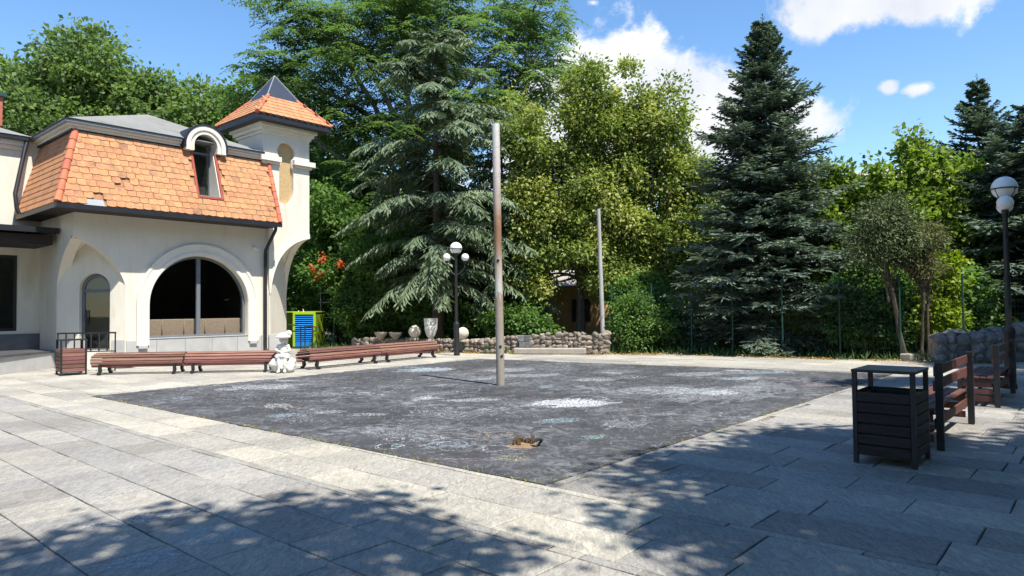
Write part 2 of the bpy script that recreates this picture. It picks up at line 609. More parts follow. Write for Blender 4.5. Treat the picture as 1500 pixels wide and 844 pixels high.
M['lf_linden'] = leaf_mat('linden_leaf', [(.10, .145, .032), (.17, .225, .048), (.26, .305, .075), (.42, .42, .13)], 0.4)
M['lf_ail'] = leaf_mat('ailanthus_leaf', [(.070, .115, .045), (.115, .185, .065), (.175, .26, .09)], 0.45)
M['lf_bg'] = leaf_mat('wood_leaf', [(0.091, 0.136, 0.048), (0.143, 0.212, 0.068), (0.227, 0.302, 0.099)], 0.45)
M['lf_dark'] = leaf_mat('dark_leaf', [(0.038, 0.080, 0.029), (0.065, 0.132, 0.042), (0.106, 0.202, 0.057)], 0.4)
M['lf_bright'] = leaf_mat('bright_leaf', [(0.094, 0.149, 0.028), (0.165, 0.242, 0.035), (0.275, 0.352, 0.055)], 0.42)
M['lf_yellow'] = leaf_mat('yellow_green_leaf', [(.13, .20, .012), (.22, .30, .02), (.32, .37, .035)], .4)
M['lf_bush'] = leaf_mat('bush_leaf', [(0.062, 0.117, 0.036), (0.110, 0.200, 0.048), (0.179, 0.290, 0.069)], 0.45)
M['nd_spruce'] = leaf_mat('spruce_needle', [(.072, .105, .082), (.115, .16, .125), (.18, .235, .19)], 0.18, .6)
M['nd_cedar'] = leaf_mat('cedar_needle', [(.080, .115, .065), (.13, .18, .10), (.20, .255, .15)], 0.2, .6)
M['nd_pine'] = leaf_mat('pine_needle', [(.06, .085, .035), (.10, .14, .055), (.16, .19, .08)], 0.15, .6)
M['nd_brown'] = leaf_mat('brown_foliage', [(.075, .085, .035), (.12, .125, .05), (.17, .16, .065)], .2, .7)
M['lf_flower'] = leaf_mat('orange_flower', [(.55, .10, .02), (.65, .16, .03), (.6, .12, .05)], .2)
M['lf_dry'] = leaf_mat('dry_leaf', [(.22, .12, .04), (.36, .22, .08), (.45, .30, .12)], .2)
M['grass'] = leaf_mat('edge_grass', [(.16, .17, .03), (.30, .27, .07), (.42, .36, .13)], .2)

# ------------------------------------------------------------------ plan of the square
NC = np.array([0.28, 6.30])                      # corner of the asphalt
A41 = R(41)
UD = np.array([math.sin(A41), math.cos(A41)])    # along the right edge
VD = np.array([-math.cos(A41), math.sin(A41)])   # along the left edge
PATCH = [np.array(p) for p in ((0.28, 6.30), (8.77, 15.99), (-1.13, 22.32), (-8.11, 13.34))]
LIMX = [-30, -9.0, -6.5, -3.5, -0.8, 0.0, 3.4, 5.8, 7.1, 11.2, 12.0, 17.0, 40]
LIMY = [33, 29.5, 28.0, 26.3, 24.9, 24.5, 23.9, 23.3, 22.2, 19.45, 18.9, 18.5, 17]


def uv(s, t):
    return NC + UD * s + VD * t


def in_patch(p, m=0.0):
    ok = True
    for i in range(4):
        a, b = PATCH[i], PATCH[(i + 1) % 4]
        e = b - a
        nrm = np.array([-e[1], e[0]]) / np.linalg.norm(e)
        if (p - a) @ nrm < m:
            ok = False
    return ok


def project(p):
    d = Vector(p) - Vector((0, 0, 1.6))
    z = d.dot(_f)
    if z < .3:
        return None
    return (750 + 1010 * d.dot(_rt) / z, 422 - 1010 * d.dot(_up) / z)


# ground
g = MB()
g.add([(-400, -300, -.05), (400, -300, -.05), (400, 500, -.05), (-400, 500, -.05)], [(0, 1, 2, 3)])
ground = g.build('ground', M['earth'])
tag(ground, kind='structure')

pb = MB()
poly = [(-34, -6), (26, -6), (26, 17.8)] + [(x, y) for x, y in list(zip(LIMX, LIMY))[::-1] if -34 < x < 26] + [(-34, 33)]
pb.add([(x, y, -.024) for x, y in poly], [tuple(range(len(poly)))])
pave = pb.build('pavement', M['joint'])
tag(pave, kind='structure')

vb = MB()
vl = [(x, y) for x, y in zip(LIMX, LIMY) if -12 < x < 20]
vb.add([(x, y - .35, -.040) for x, y in vl] + [(x, y + 1.9 + .5 * math.sin(x), -.040) for x, y in vl], [(i, i + 1, len(vl) + i + 1, len(vl) + i) for i in range(len(vl) - 1)])
tag(vb.build('dirt_verge', M['dirt']), kind='structure')

# courses of flagstones, with a narrow cobble band and an edging row
BCX, BCY = -12.394, 19.451                        # building corner
BU = np.array([math.sin(A41), math.cos(A41)])
BN = np.array([math.cos(A41), -math.sin(A41)])


def in_building(p, m=0.0):
    q = p - np.array([BCX, BCY])
    x, fr = q @ BU, q @ BN
    return (-.2 < x < 7.6 and fr < -1.3 + m) or (x <= -.2 and fr < -2 + m and x > -9) or (1.2 < x < 6.3 and fr < m)


slabs = []


def slab_poly(c4, tr=(.1, .9)):
    p = [uv(*q) for q in c4]
    mid = sum(p) / 4
    if mid[1] > np.interp(mid[0], LIMX, LIMY):
        return
    if all(in_patch(q, .03) for q in p) or in_building(mid, .1):
        return
    pr = [project((q[0], q[1], 0)) for q in p]
    if any(q is None for q in pr):
        return
    xs = [q[0] for q in pr]
    ys = [q[1] for q in pr]
    if max(xs) < -150 or min(xs) > 1650 or min(ys) > 960:
        return
    area = 0
    for i in range(4):
        j = (i + 1) % 4
        area += pr[i][0] * pr[j][1] - pr[j][0] * pr[i][1]
    slabs.append((abs(area) / 2, p, random.uniform(*tr)))


bounds = []
s = -.10
bounds.append((-.10, 0.0, .8, 1.1))
for w in (.60, .51):
    bounds.append((s - w, s, .6, 1.1))
    s -= w
bounds.append((s - .10, s, .22, .5))
s -= .10
while s > -7:
    w = random.choice((.50, .53, .56))
    bounds.append((s - w, s, .5, .95))
    s -= w
s = 0
while s < 27:
    w = random.choice((.50, .53, .56))
    bounds.append((s, s + w, .8, 1.2))
    s += w
for (s0, s1, l0, l1) in bounds:
    t = -16 + random.random()
    while t < 24:
        ln = random.uniform(l0, l1)
        if s0 >= 0 and t < -.1 < t + ln:
            ln = -.1 - t
            if ln < .15:
                t = -.1
                continue
        if s0 >= 0 and -.1001 <= t < 0:
            ln = .1
        gp = .0042
        slab_poly([(s0 + gp, t + gp), (s1 - gp, t + gp), (s1 - gp, t + ln - gp), (s0 + gp, t + ln - gp)],
                  (.60, 1.0) if (-1.25 < s0 < 0 and t > -1.5) else ((.32, .66) if s0 < -1.3 and t > -1 else ((.55, 1.0) if t > 10 or s0 > 13 else (.15, .75))))
        t += ln
slabs.sort(key=lambda q: -q[0])


def slab_geo(p):
    c = sum(p) / 4
    z = random.uniform(-.002, .0025)
    tx, ty = random.uniform(-.002, .002), random.uniform(-.002, .002)
    pts = [q + np.array([random.uniform(-.005, .005), random.uniform(-.005, .005)]) for q in p]
    # outer ring gets mid-edge chips so the joints are not ruled lines
    ring = []
    for i in range(4):
        a, b = pts[i], pts[(i + 1) % 4]
        ring.append(a)
        k = random.uniform(.3, .7)
        inw = (c - (a + b) / 2)
        inw = inw / np.linalg.norm(inw)
        ring.append(a * (1 - k) + b * k + inw * random.uniform(-.003, .008))
    vs, n = [], len(ring)
    for q in ring:
        d = c - q
        d = d / np.linalg.norm(d)
        i = q + d * .007
        vs.append((i[0], i[1], z + tx * (i[0] - c[0]) + ty * (i[1] - c[1])))
    for q in ring:
        vs.append((q[0], q[1], z - .005))
    for q in ring:
        vs.append((q[0], q[1], -.03))
    fs = [tuple(range(n))]
    for r in (0, n):
        for i in range(n):
            j = (i + 1) % n
            fs.append((r + j, r + i, r + n + i, r + n + j))
    return vs, fs


rest = MB()
rest_t = []
for k, (a, p, tint) in enumerate(slabs):
    vs, fs = slab_geo(p)
    if k < 298:
        c = sum(p) / 4
        me = bpy.data.meshes.new('flagstone')
        me.from_pydata([(x - c[0], y - c[1], z) for x, y, z in vs], [], fs)
        at = me.attributes.new('tint', 'FLOAT', 'FACE')
        at.data.foreach_set('value', [tint] * len(fs))
        mkobj('flagstone', me, M['slab'], pave, loc=(c[0], c[1], 0))
    else:
        rest.add(vs, fs)
        rest_t += [tint] * len(fs)
ro = rest.build('flagstones_beyond', M['slab'], pave, fixn=False)
at = ro.data.attributes.new('tint', 'FLOAT', 'FACE')
at.data.foreach_set('value', rest_t)
tag(ro, kind='stuff')


# asphalt patch with worn, chalk-dusted surface
def asphalt_mat():
    m, t, b = new_mat('worn_asphalt')
    pos = N(t, 'ShaderNodeNewGeometry').outputs['Position']

    def nz(scale, det=6, rough=.6, rot=0, st=(1, 1, 1), dist=0.0):
        mp = N(t, 'ShaderNodeMapping')
        mp.inputs['Rotation'].default_value = (0, 0, R(rot))
        mp.inputs['Scale'].default_value = st
        Lk(t, pos, mp.inputs[0])
        n = N(t, 'ShaderNodeTexNoise')
        n.inputs['Scale'].default_value = scale
        n.inputs['Detail'].default_value = det
        n.inputs['Roughness'].default_value = rough
        n.inputs['Distortion'].default_value = dist
        Lk(t, mp.outputs[0], n.inputs['Vector'])
        return n.outputs[0]

    def rng(v, a, c, lo=0.0, hi=1.0):
        g = N(t, 'ShaderNodeMapRange')
        g.inputs['From Min'].default_value = a
        g.inputs['From Max'].default_value = c
        g.inputs['To Min'].default_value = lo
        g.inputs['To Max'].default_value = hi
        Lk(t, v, g.inputs['Value'])
        return g.outputs[0]
    base = N(t, 'ShaderNodeMix', data_type='RGBA')
    Lk(t, rng(nz(1.3, 8, .65), .35, .65), base.inputs['Factor'])
    base.inputs[6].default_value = (.034, .035, .038, 1)
    base.inputs[7].default_value = (.062, .062, .065, 1)
    # smeared chalk dust, patchy
    d1 = mth(t, 'MULTIPLY', rng(nz(.42, 4, .55), .42, .66), rng(nz(5, 9, .72, 20, (1, 1, 1), 1.2), .47, .66))
    d2 = rng(nz(16, 6, .75, 65, (1, .35, 1), .8), .56, .74, 0, .6)
    d3 = rng(nz(9, 7, .75, -30, (1, .3, 1), 1.0), .58, .74, 0, .5)
    dust = mth(t, 'MAXIMUM', mth(t, 'MULTIPLY', d1, .62), mth(t, 'MAXIMUM', mth(t, 'MULTIPLY', d2, .6), mth(t, 'MULTIPLY', d3, .7)))
    # thin scribbled lines: iso-contours of warped noise
    lines = None
    for sc, ro in ((1.9, 0), (3.1, 40), (4.2, 75)):
        q = nz(sc, 2, .5, ro, (1, 1, 1), 1.6)
        ln = rng(mth(t, 'ABSOLUTE', mth(t, 'SUBTRACT', q, .5)), .0, .011, 1.0, 0.0)
        ln = mth(t, 'MULTIPLY', ln, rng(nz(1.1 + sc * .2, 4, .6, ro), .50, .60))
        lines = ln if lines is None else mth(t, 'MAXIMUM', lines, ln)
    fac = mth(t, 'MAXIMUM', dust, mth(t, 'MULTIPLY', lines, .5))
    mx = N(t, 'ShaderNodeMix', data_type='RGBA')
    Lk(t, fac, mx.inputs['Factor'])
    Lk(t, base.outputs[2], mx.inputs[6])
    mx.inputs[7].default_value = (.46, .48, .51, 1)
    Lk(t, mx.outputs[2], b.inputs['Base Color'])
    b.inputs['Roughness'].default_value = .8
    b.inputs['Specular IOR Level'].default_value = .25
    bp = N(t, 'ShaderNodeBump')
    bp.inputs['Strength'].default_value = .5
    bp.inputs['Distance'].default_value = .008
    Lk(t, mth(t, 'ADD', nz(45, 4), mth(t, 'MULTIPLY', nz(4, 5), .8)), bp.inputs['Height'])
    Lk(t, bp.outputs[0], b.inputs['Normal'])
    return m


ring = []
for i in range(4):
    a, b = PATCH[i], PATCH[(i + 1) % 4]
    L = np.linalg.norm(b - a)
    k = int(L / .12)
    nn = np.array([-(b - a)[1], (b - a)[0]]) / L
    for j in range(k):
        w = .012 if i in (0, 3) else .06
        q = a + (b - a) * j / k + nn * (random.uniform(-w, w) + (0.05 * math.sin(j * .13) if i in (1, 2) else 0))
        ring.append(q)
am = MB()
n = len(ring)
am.add([(q[0], q[1], .008) for q in ring] + [(q[0], q[1], -.03) for q in ring],
       [tuple(range(n))] + [(i, n + i, n + (i + 1) % n, (i + 1) % n) for i in range(n)])
asphalt = am.build('asphalt', asphalt_mat())
tag(asphalt, kind='structure')


def chalk_mat(name, col, lo=.42, hi=.6):
    m, t, b = new_mat(name)
    b.inputs['Base Color'].default_value = (*col, 1)
    b.inputs['Roughness'].default_value = .95
    pos = N(t, 'ShaderNodeNewGeometry').outputs['Position']
    n = N(t, 'ShaderNodeTexNoise')
    n.inputs['Scale'].default_value = 38
    n.inputs['Detail'].default_value = 6
    n.inputs['Roughness'].default_value = .7
    Lk(t, pos, n.inputs['Vector'])
    g = N(t, 'ShaderNodeMapRange')
    g.inputs['From Min'].default_value = lo
    g.inputs['From Max'].default_value = hi
    Lk(t, n.outputs[0], g.inputs['Value'])
    tp = N(t, 'ShaderNodeBsdfTransparent')
    ms = N(t, 'ShaderNodeMixShader')
    Lk(t, g.outputs[0], ms.inputs[0])
    Lk(t, tp.outputs[0], ms.inputs[1])
    Lk(t, b.outputs[0], ms.inputs[2])
    Lk(t, ms.outputs[0], t.nodes['Material Output'].inputs[0])
    return m


CH = {'white': (.78, .79, .8), 'blue': (.45, .62, .70), 'pink': (.52, .36, .40), 'yellow': (.70, .64, .34), 'green': (.45, .70, .62), 'orange': (.72, .50, .28)}
CHM = {k: chalk_mat('chalk_' + k, c, .47, .66) for k, c in CH.items()}
CHM['fill'] = chalk_mat('chalk_white_dense', CH['white'], .44, .62)
CHM['faint'] = chalk_mat('chalk_faint', (.6, .62, .65), .5, .8)
ribs = {}
_zc = [0]


def ribbon(col, pts, w, z0=.0105):
    _zc[0] += 1
    z = z0 + (_zc[0] % 23) * .00008
    L = ribs.setdefault(col, [])
    P = [np.array(p[:2]) for p in pts]
    for i in range(len(P) - 1):
        d = P[i + 1] - P[i]
        l = np.linalg.norm(d)
        if l < 1e-5:
            continue
        nrm = np.array([-d[1], d[0]]) / l * w / 2
        a, b = P[i], P[i + 1]
        zz = z + (i % 13) * .00012
        L.append([(*(a - nrm), zz), (*(b - nrm), zz), (*(b + nrm), zz), (*(a + nrm), zz)])


def hatch(col, c, rx, ry, ang, w=.022, gap=.03, z0=.0105, jit=.25):
    ca, sa = math.cos(ang), math.sin(ang)
    pts = []
    y = -ry
    sgn = 1
    wx = 0.0
    gap = min(gap, w * 1.6)
    while y < ry:
        wx = wx * .8 + random.uniform(-.22, .22) * rx
        e = math.sqrt(max(0, 1 - (y / ry) ** 2)) * rx
        for xx in ((wx - e * random.uniform(1 - jit, 1.1), wx + e * random.uniform(1 - jit, 1.1)) if sgn > 0 else (wx + e * random.uniform(1 - jit, 1.1), wx - e * random.uniform(1 - jit, 1.1))):
            yy = y + random.uniform(-.4, .4) * gap
            pts.append((c[0] + xx * ca - yy * sa, c[1] + xx * sa + yy * ca))
        y += gap
        sgn = -sgn
    ribbon(col, pts, w, z0)


def wobble(c, r, n=26, k=1.0, turns=1.0, ph=0):
    a1, a2 = random.uniform(0, 6.28), random.uniform(0, 6.28)
    return [(c[0] + r * k * math.cos(ph + 6.283 * turns * i / n) * (1 + .18 * math.sin(3 * i / n * 6.28 + a1)),
             c[1] + r * math.sin(ph + 6.283 * turns * i / n) * (1 + .18 * math.sin(2 * i / n * 6.28 + a2))) for i in range(n + 1)]


# dense fills at their places on the asphalt
hatch('fill', (.95, 11.6), .66, .45, .25, .03, .03, jit=.45)
hatch('fill', (.9, 11.7), .6, .5, .9, .03, .045, jit=.5)
hatch('faint', (1.0, 11.6), .85, .6, .1, .04, .05, jit=.5)
hatch('blue', (-2.37, 18.3), .85, .6, .4, .035, .04, jit=.5)
hatch('fill', (-2.1, 18.6), .6, .55, 1.0, .03, .06, jit=.5)
hatch('white', (-.78, 12.15), .5, .2, .1, .025, .03)
hatch('faint', (3.8, 12.7), 1.2, .9, .9, .05, .035, jit=.6)
hatch('faint', (2.7, 13.3), .9, .6, .5, .05, .035, jit=.6)
hatch('white', (3.2, 13.0), .7, .4, .5, .025, .05, jit=.6)
hatch('fill', (3.9, 12.9), .5, .3, .9, .025, .05, jit=.6)
hatch('faint', (4.9, 13.5), .9, .6, 1.2, .05, .035, jit=.6)
hatch('green', (.95, 8.55), .2, .12, .4, .014, .03, jit=.5)
hatch('faint', (1.6, 9.6), .45, .3, 1.0, .03, .03, jit=.6)
hatch('blue', (-3.55, 10.6), .28, .2, .2, .014, .03, jit=.5)
hatch('white', (-2.9, 10.9), .28, .16, .3, .02, .03)
hatch('white', (-2.3, 10.6), .3, .14, .0, .02, .03)
hatch('faint', (2.6, 17.3), .7, .5, .4, .04, .04, jit=.5)
hatch('blue', (5.9, 16.6), .7, .3, .3, .03, .04)
hatch('white', (4.3, 16.4), .7, .4, .6, .03, .06)
hatch('pink', (6.1, 13.9), .4, .25, .7, .025, .04)
hatch('white', (-.2, 18.0), .6, .5, .4, .03, .07)
hatch('pink', (-.6, 18.3), .5, .3, .2, .025, .06)
hatch('white', (-5.4, 14.6), .7, .5, .4, .03, .09)
hatch('white', (.2, 16.5), .8, .4, .1, .03, .08)
for _ in range(260):                                  # scribbled outlines, flowers, suns, letters-like squiggles
    a, b = random.random(), random.random()
    c = (PATCH[0] * (1 - a) + PATCH[1] * a) * (1 - b) + (PATCH[3] * (1 - a) + PATCH[2] * a) * b
    if not in_patch(c, .6):
        continue
    if c[1] < 8.6 or c[1] < 9.8 and random.random() < .6:
        continue
    col = random.choice(['faint'] * 11 + ['white'] * 4 + ['blue'])
    kind = random.random()
    r = random.uniform(.08, .4)
    w = random.uniform(.012, .024)
    if kind < .18:
        ribbon(col, wobble(c, r, 22, random.uniform(.7, 1.4), random.choice((1, 1, 1.8))), w)
    elif kind < .45:
        p = [np.array(c)]
        hd = random.uniform(0, 6.28)
        for i in range(random.randint(8, 24)):
            hd += random.uniform(-.9, .9)
            p.append(p[-1] + np.array([math.cos(hd), math.sin(hd)]) * random.uniform(.04, .11))
        ribbon(col, p, w)
    elif kind < .52:
        for k in range(random.randint(4, 7)):
            th = 6.283 * k / 6
            ribbon(col, wobble((c[0] + r * .6 * math.cos(th), c[1] + r * .6 * math.sin(th)), r * .35, 10), w)
    else:
        hatch(col, c, r * 1.5, r * .8, random.uniform(0, 3), w * 1.3, random.uniform(.03, .06), jit=.7)
for _ in range(26):                                   # the busy drawings near the broken post base
    c = (random.uniform(-1.5, .1), random.uniform(7.5, 9.1))
    if not in_patch(np.array(c), .15):
        continue
    col = random.choice(['white', 'faint', 'white', 'faint', 'faint', 'pink', 'blue', 'yellow', 'orange'])
    ribbon(col, wobble(c, random.uniform(.05, .18), 16, random.uniform(.8, 1.6), random.choice((1, 2))), random.uniform(.01, .018))
for k in range(7):
    th = 6.283 * k / 7
    ribbon('yellow', wobble((.0 + .1 * math.cos(th), 7.4 + .1 * math.sin(th)), .06, 10), .014)
for k in range(3):
    ribbon('pink', [(-.9 + .25 * i + random.uniform(-.02, .02), 7.35 + random.uniform(-.04, .04) + .05 * k) for i in range(4)], .016)
# chalk on the flagstones by the left shadow
hatch('blue', (-2.15, 5.0), .28, .22, .5, .012, .035, .0055)
hatch('blue', (-2.35, 4.55), .22, .14, .9, .012, .035, .0055)
hatch('white', (-2.9, 5.4), .35, .12, .4, .01, .05, .0055)
hatch('white', (1.6, 6.6), .2, .12, .4, .01, .04, .0055)
for col, L in ribs.items():
    nm = {'fill': 'chalk_fill'}.get(col, 'chalk_drawing')
    arr_mesh(nm, np.array(L), 4, CHM[col], asphalt)

# ------------------------------------------------------------------ cafe building
# local frame: x along the facade, y into the house, z up; origin at the front left corner
cafe = empty('cafe_building', (BCX, BCY, 0), R(49),
             'cream stucco cafe with orange tiled mansard, arched window and small turret', 'building')


def bez(p0, p1, p2, n=14):
    return [tuple((1 - t) ** 2 * a + 2 * t * (1 - t) * b + t * t * c for a, b, c in zip(p0, p1, p2)) for t in [i / n for i in range(n + 1)]]


WCX, WR, WZ0, WZS = 3.62, 1.58, .82, 1.83            # big arched window
arcL = bez((1.38, 2.39), (1.10, 3.40), (0.0, 3.81))   # squinch arch on the front face
win_hole = [(WCX - WR, WZ0), (WCX + WR, WZ0)] + arc(WCX, WZS, WR, 0, 180, 32)
outer = [(1.38, 0.0)] + arcL + [(0.0, 4.55), (5.92, 4.55), (5.92, 0.0)]
poly_mesh('wall', outer, [win_hole], .30, M['stucco'], cafe)
# left side wall above the squinch, and behind it
arcS = [(x * 1.42 / 1.38, z) for x, z in arcL]        # distance back from the corner
so = [(1.42, 0.0)] + arcS + [(0.0, 4.55), (9.0, 4.55), (9.0, 0.0)]
w2 = poly_mesh('wall', so, [], .30, M['stucco'], cafe)
w2.data.transform(Matrix.Rotation(R(90), 4, 'Z'))      # local x -> y, thickness towards -x
w2.data.transform(Matrix.Translation((.30, 0, 0)))
# avoid sharing the corner volume with the front wall: pull its end back
for vtx in w2.data.vertices:
    if abs(vtx.co.y) < 1e-4:
        vtx.co.y = .302

# chamfered entrance wall with an arched door
CHA, CHB = Vector((0.0, 1.42)), Vector((1.38, 0.0))
chl = (CHB - CHA).length
chx = (CHB - CHA).normalized()
peak = 3.78
topc = [(chl - x, z) for x, z in bez((0, 2.39), (.20, 3.30), (chl / 2, peak), 12)]   # B side rising to the peak
topc2 = bez((0, 2.39), (.20, 3.30), (chl / 2, peak), 12)
DW, DZ0, DZS = .44, .50, 2.35
dcx = chl / 2 + .10
door_hole = [(dcx - DW, DZ0), (dcx + DW, DZ0)] + arc(dcx, DZS, DW, 0, 180, 18)
co = [(0, 0), (chl, 0)] + topc + topc2[::-1][1:]
cw = poly_mesh('entrance_wall', co, [door_hole], .28, M['stucco'], cafe)
chM = Matrix(((chx.x, -chx.y, 0, CHA.x), (chx.y, chx.x, 0, CHA.y), (0, 0, 1, 0), (0, 0, 0, 1)))
cw.data.transform(chM)


def chp(x, y, z):
    v = chM @ Vector((x, y, z))
    return (v.x, v.y, v.z)


# vault surfaces of the squinch
mb = MB()
front = [(x, 0.0, z) for x, z in arcL]
side = [(0.0, x, z) for x, z in arcS]
hb = [chp(x, 0, z) for x, z in bez((chl, 2.39), (chl - .20, 3.30), (chl / 2, peak), 14)]
ha = [chp(x, 0, z) for x, z in bez((0, 2.39), (.20, 3.30), (chl / 2, peak), 14)]
for A, B in ((front, hb), (side, ha)):
    k = len(A)
    mb.add(A + B, [(i, i + 1, k + i + 1, k + i) for i in range(k - 1)])
mb.build('vault', M['stucco'], cafe, smooth=True)
# door leaf
dm = MB()
dfr = [(dcx - DW, DZ0), (dcx + DW, DZ0)] + arc(dcx, DZS, DW, 0, 180, 18)
inner = [(dcx - DW + .08, DZ0 + .05), (dcx + DW - .08, DZ0 + .05)] + [(dcx + DW - .08, DZS - .12), (dcx - DW + .08, DZS - .12)]
light = [(dcx - DW + .08, DZS - .03)] + arc(dcx, DZS - .03, DW - .08, 180, 0, 14)
dr = poly_mesh('door', dfr, [inner, light], .06, M['frame'], cafe, y0=.14)
dr.data.transform(chM)
gp = poly_mesh('pane', inner, [], .012, M['glass'], dr, y0=.165)
gp.data.transform(chM)
gp = poly_mesh('pane', light, [], .012, M['glass'], dr, y0=.166)
gp.data.transform(chM)
mb = MB()
mb.box(dcx, .60, 1.7, 1.5, .05, 3.0)  # dark panel painted to stand in for the unlit room behind the door
o = mb.build('unlit_room_panel', M['darkroom'], dr)
o.data.transform(chM)
hd = MB()
hd.box(dcx - DW + .16, .10, 1.5, .03, .03, .4)
hdo = hd.build('handle', M['anthracite'], dr)
hdo.data.transform(chM)

# plinth slabs along the front
x = 1.40
while x < 5.9:
    w = min(random.choice((.82, .86)), 5.9 - x)
    mb = MB()
    h = .80 if (x + w < 1.9 or x > 5.4) else .77
    mb.box(x + w / 2, -.012, h / 2, w - .008, .05, h, bev=.004)
    mb.build('plinth_slab', M['plinth'], cafe)
    x += w
mb = MB()
mb.box(chl / 2 - .52, -.012, .40, .8, .05, .8)
o = mb.build('plinth_slab', M['plinth'], cafe)
o.data.transform(chM)
mb = MB()
mb.box(chl - .20, -.012, .40, .36, .05, .8)
o = mb.build('plinth_slab', M['plinth'], cafe)
o.data.transform(chM)

# window surround, frame, panes
def arch_ring(r0, r1, z0):
    o = [(WCX - r1, z0), (WCX - r0, z0)] + arc(WCX, WZS, r0, 180, 0, 32) + [(WCX + r0, z0), (WCX + r1, z0)] + arc(WCX, WZS, r1, 0, 180, 32)
    return o


poly_mesh('window_surround', arch_ring(1.585, 1.95, .62), [], .06, M['moulding'], cafe, y0=-.06)
poly_mesh('window_surround', arch_ring(1.60, 1.70, .62), [], .025, M['moulding'], cafe, y0=-.085)
poly_mesh('window_surround', arch_ring(1.87, 1.955, .62), [], .02, M['moulding'], cafe, y0=-.08)
for sx in (-1, 1):
    mb = MB()
    mb.box(WCX + sx * 1.77, -.06, .57, .26, .10, .10, bev=.01)
    mb.build('surround_foot', M['plinth'], cafe)
bar = .075
half_l = [(WCX - WR + bar, WZ0 + bar), (WCX - .06, WZ0 + bar), (WCX - .06, WZS + math.sqrt((WR - bar) ** 2 - .06 ** 2))] + \
    [p for p in arc(WCX, WZS, WR - bar, 93, 180, 16)]
half_r = [(2 * WCX - x, z) for x, z in half_l]
wf = poly_mesh('window', win_hole, [half_l, half_r], .08, M['frame'], cafe, y0=.16)
poly_mesh('pane', half_l, [], .012, M['glass'], wf, y0=.195)
poly_mesh('pane', half_r, [], .012, M['glass'], wf, y0=.195)
mb = MB()
mb.box(WCX, .08, .795, 2 * WR + .04, .24, .045, bev=.008)
mb.build('sill', M['frame'], cafe)
# room behind the panes
mb = MB()
for (cx, cy, cz, sx, sy, sz) in ((3.6, 2.2, .05, 4.4, 3.8, .1), (3.6, 4.1, 2.1, 4.4, .1, 4.1), (1.42, 2.3, 2.1, .1, 3.5, 4.1), (5.80, 2.3, 2.1, .1, 3.5, 4.1), (3.6, 2.2, 4.2, 4.4, 3.8, .1)):
    mb.box(cx, cy, cz, sx, sy, sz)
mb.build('interior_room', M['darkroom'], cafe)

# security camera
mb = MB()
mb.lathe([(.0, 0), (.06, .0), (.06, .05), (.045, .08), (0, .09)], (5.42, -.09, 3.74), 10)
mb.tube([(5.42, 0, 3.84), (5.42, -.09, 3.84)], .025, 8)
mb.tube([(5.42, -.06, 3.76), (5.50, -.20, 3.70)], .03, 8)
mb.build('security_camera', M['white'], cafe)

# --- mansard
EZ, TZ = 4.60, 6.78
FO, TO = -.85, -.08                                   # y of eave and of the top of the front slope
EXL, TXL, VX = -.63, 0.0, 5.93
DX0, DX1, DZB = 3.27, 3.99, 5.25                      # dormer cut


def fy(z):
    return FO + (TO - FO) * (z - EZ) / (TZ - EZ)


def lx(z):
    return EXL + (TXL - EXL) * (z - EZ) / (TZ - EZ)


roof = MB()


def fq(x0, z0, x1, z1, l0=None):
    # slope plate with thickness
    a = [(lx(z0) if x0 is None else x0, fy(z0), z0), (x1, fy(z0), z0), (x1, fy(z1), z1), (lx(z1) if x0 is None else x0, fy(z1), z1)]
    b = [(p[0], p[1] + .10, p[2] - .02) for p in a]
    roof.add(a + b, [(0, 1, 2, 3), (7, 6, 5, 4), (0, 4, 5, 1), (1, 5, 6, 2), (2, 6, 7, 3), (3, 7, 4, 0)])


fq(None, EZ, DX0, TZ)
fq(DX0, EZ, DX1, DZB)
fq(DX1, EZ, VX, TZ)
YB = 3.4
a = [(EXL, FO, EZ), (EXL, YB, EZ), (TXL, YB, TZ), (TXL, TO, TZ)]
b = [(p[0] + .12, p[1] + .02, p[2] - .02) for p in a]
roof.add(a + b, [(3, 2, 1, 0), (4, 5, 6, 7), (0, 1, 5, 4), (1, 2, 6, 5), (2, 3, 7, 6), (3, 0, 4, 7)])
# verge wall at the right end
roof.add([(VX, FO + .03, EZ), (VX, .02, EZ), (VX, .02, TZ), (VX, TO + .02, TZ), (VX - .06, FO + .03, EZ), (VX - .06, .02, EZ), (VX - .06, .02, TZ), (VX - .06, TO + .02, TZ)],
         [(0, 1, 2, 3), (7, 6, 5, 4), (0, 4, 5, 1), (1, 5, 6, 2), (2, 6, 7, 3), (3, 7, 4, 0)])
roof_o = roof.build('mansard_roof', M['mortar'], cafe)


def tile_mesh(w, l, th, name='roof_tile'):
    pts = [(-w / 2, l), (-w / 2, .024)]
    for i in range(1, 6):
        k = i / 6
        pts.append((-w / 2 + w * k, .024 - .026 * math.sin(math.pi * k)))
    pts += [(w / 2, .024), (w / 2, l)]
    n = len(pts)
    vs = [(x, y, th) for x, y in pts] + [(x, y, 0) for x, y in pts]
    fs = [tuple(range(n - 1, -1, -1))] + [(i, i + 1, n + i + 1, n + i) for i in range(n - 1)]
    me = bpy.data.meshes.new(name)
    me.from_pydata(vs, [], fs)
    me.materials.append(M['tile'])
    return me


SL = math.hypot(TO - FO, TZ - EZ)
sdir = Vector((0, (TO - FO) / SL, (TZ - EZ) / SL))
ROWS = 12
exp_ = SL / ROWS
TW = .243
tmesh = tile_mesh(TW - .008, exp_ + .06, .02)
tilt = R(4.0)


def tile_matrix(o, xd, up):
    nrm = xd.cross(up).normalized()
    upt = (Matrix.Rotation(-tilt, 3, xd) @ up)
    nt = xd.cross(upt).normalized()
    m = Matrix(((xd.x, upt.x, nt.x, o.x), (xd.y, upt.y, nt.y, o.y), (xd.z, upt.z, nt.z, o.z), (0, 0, 0, 1)))
    return m


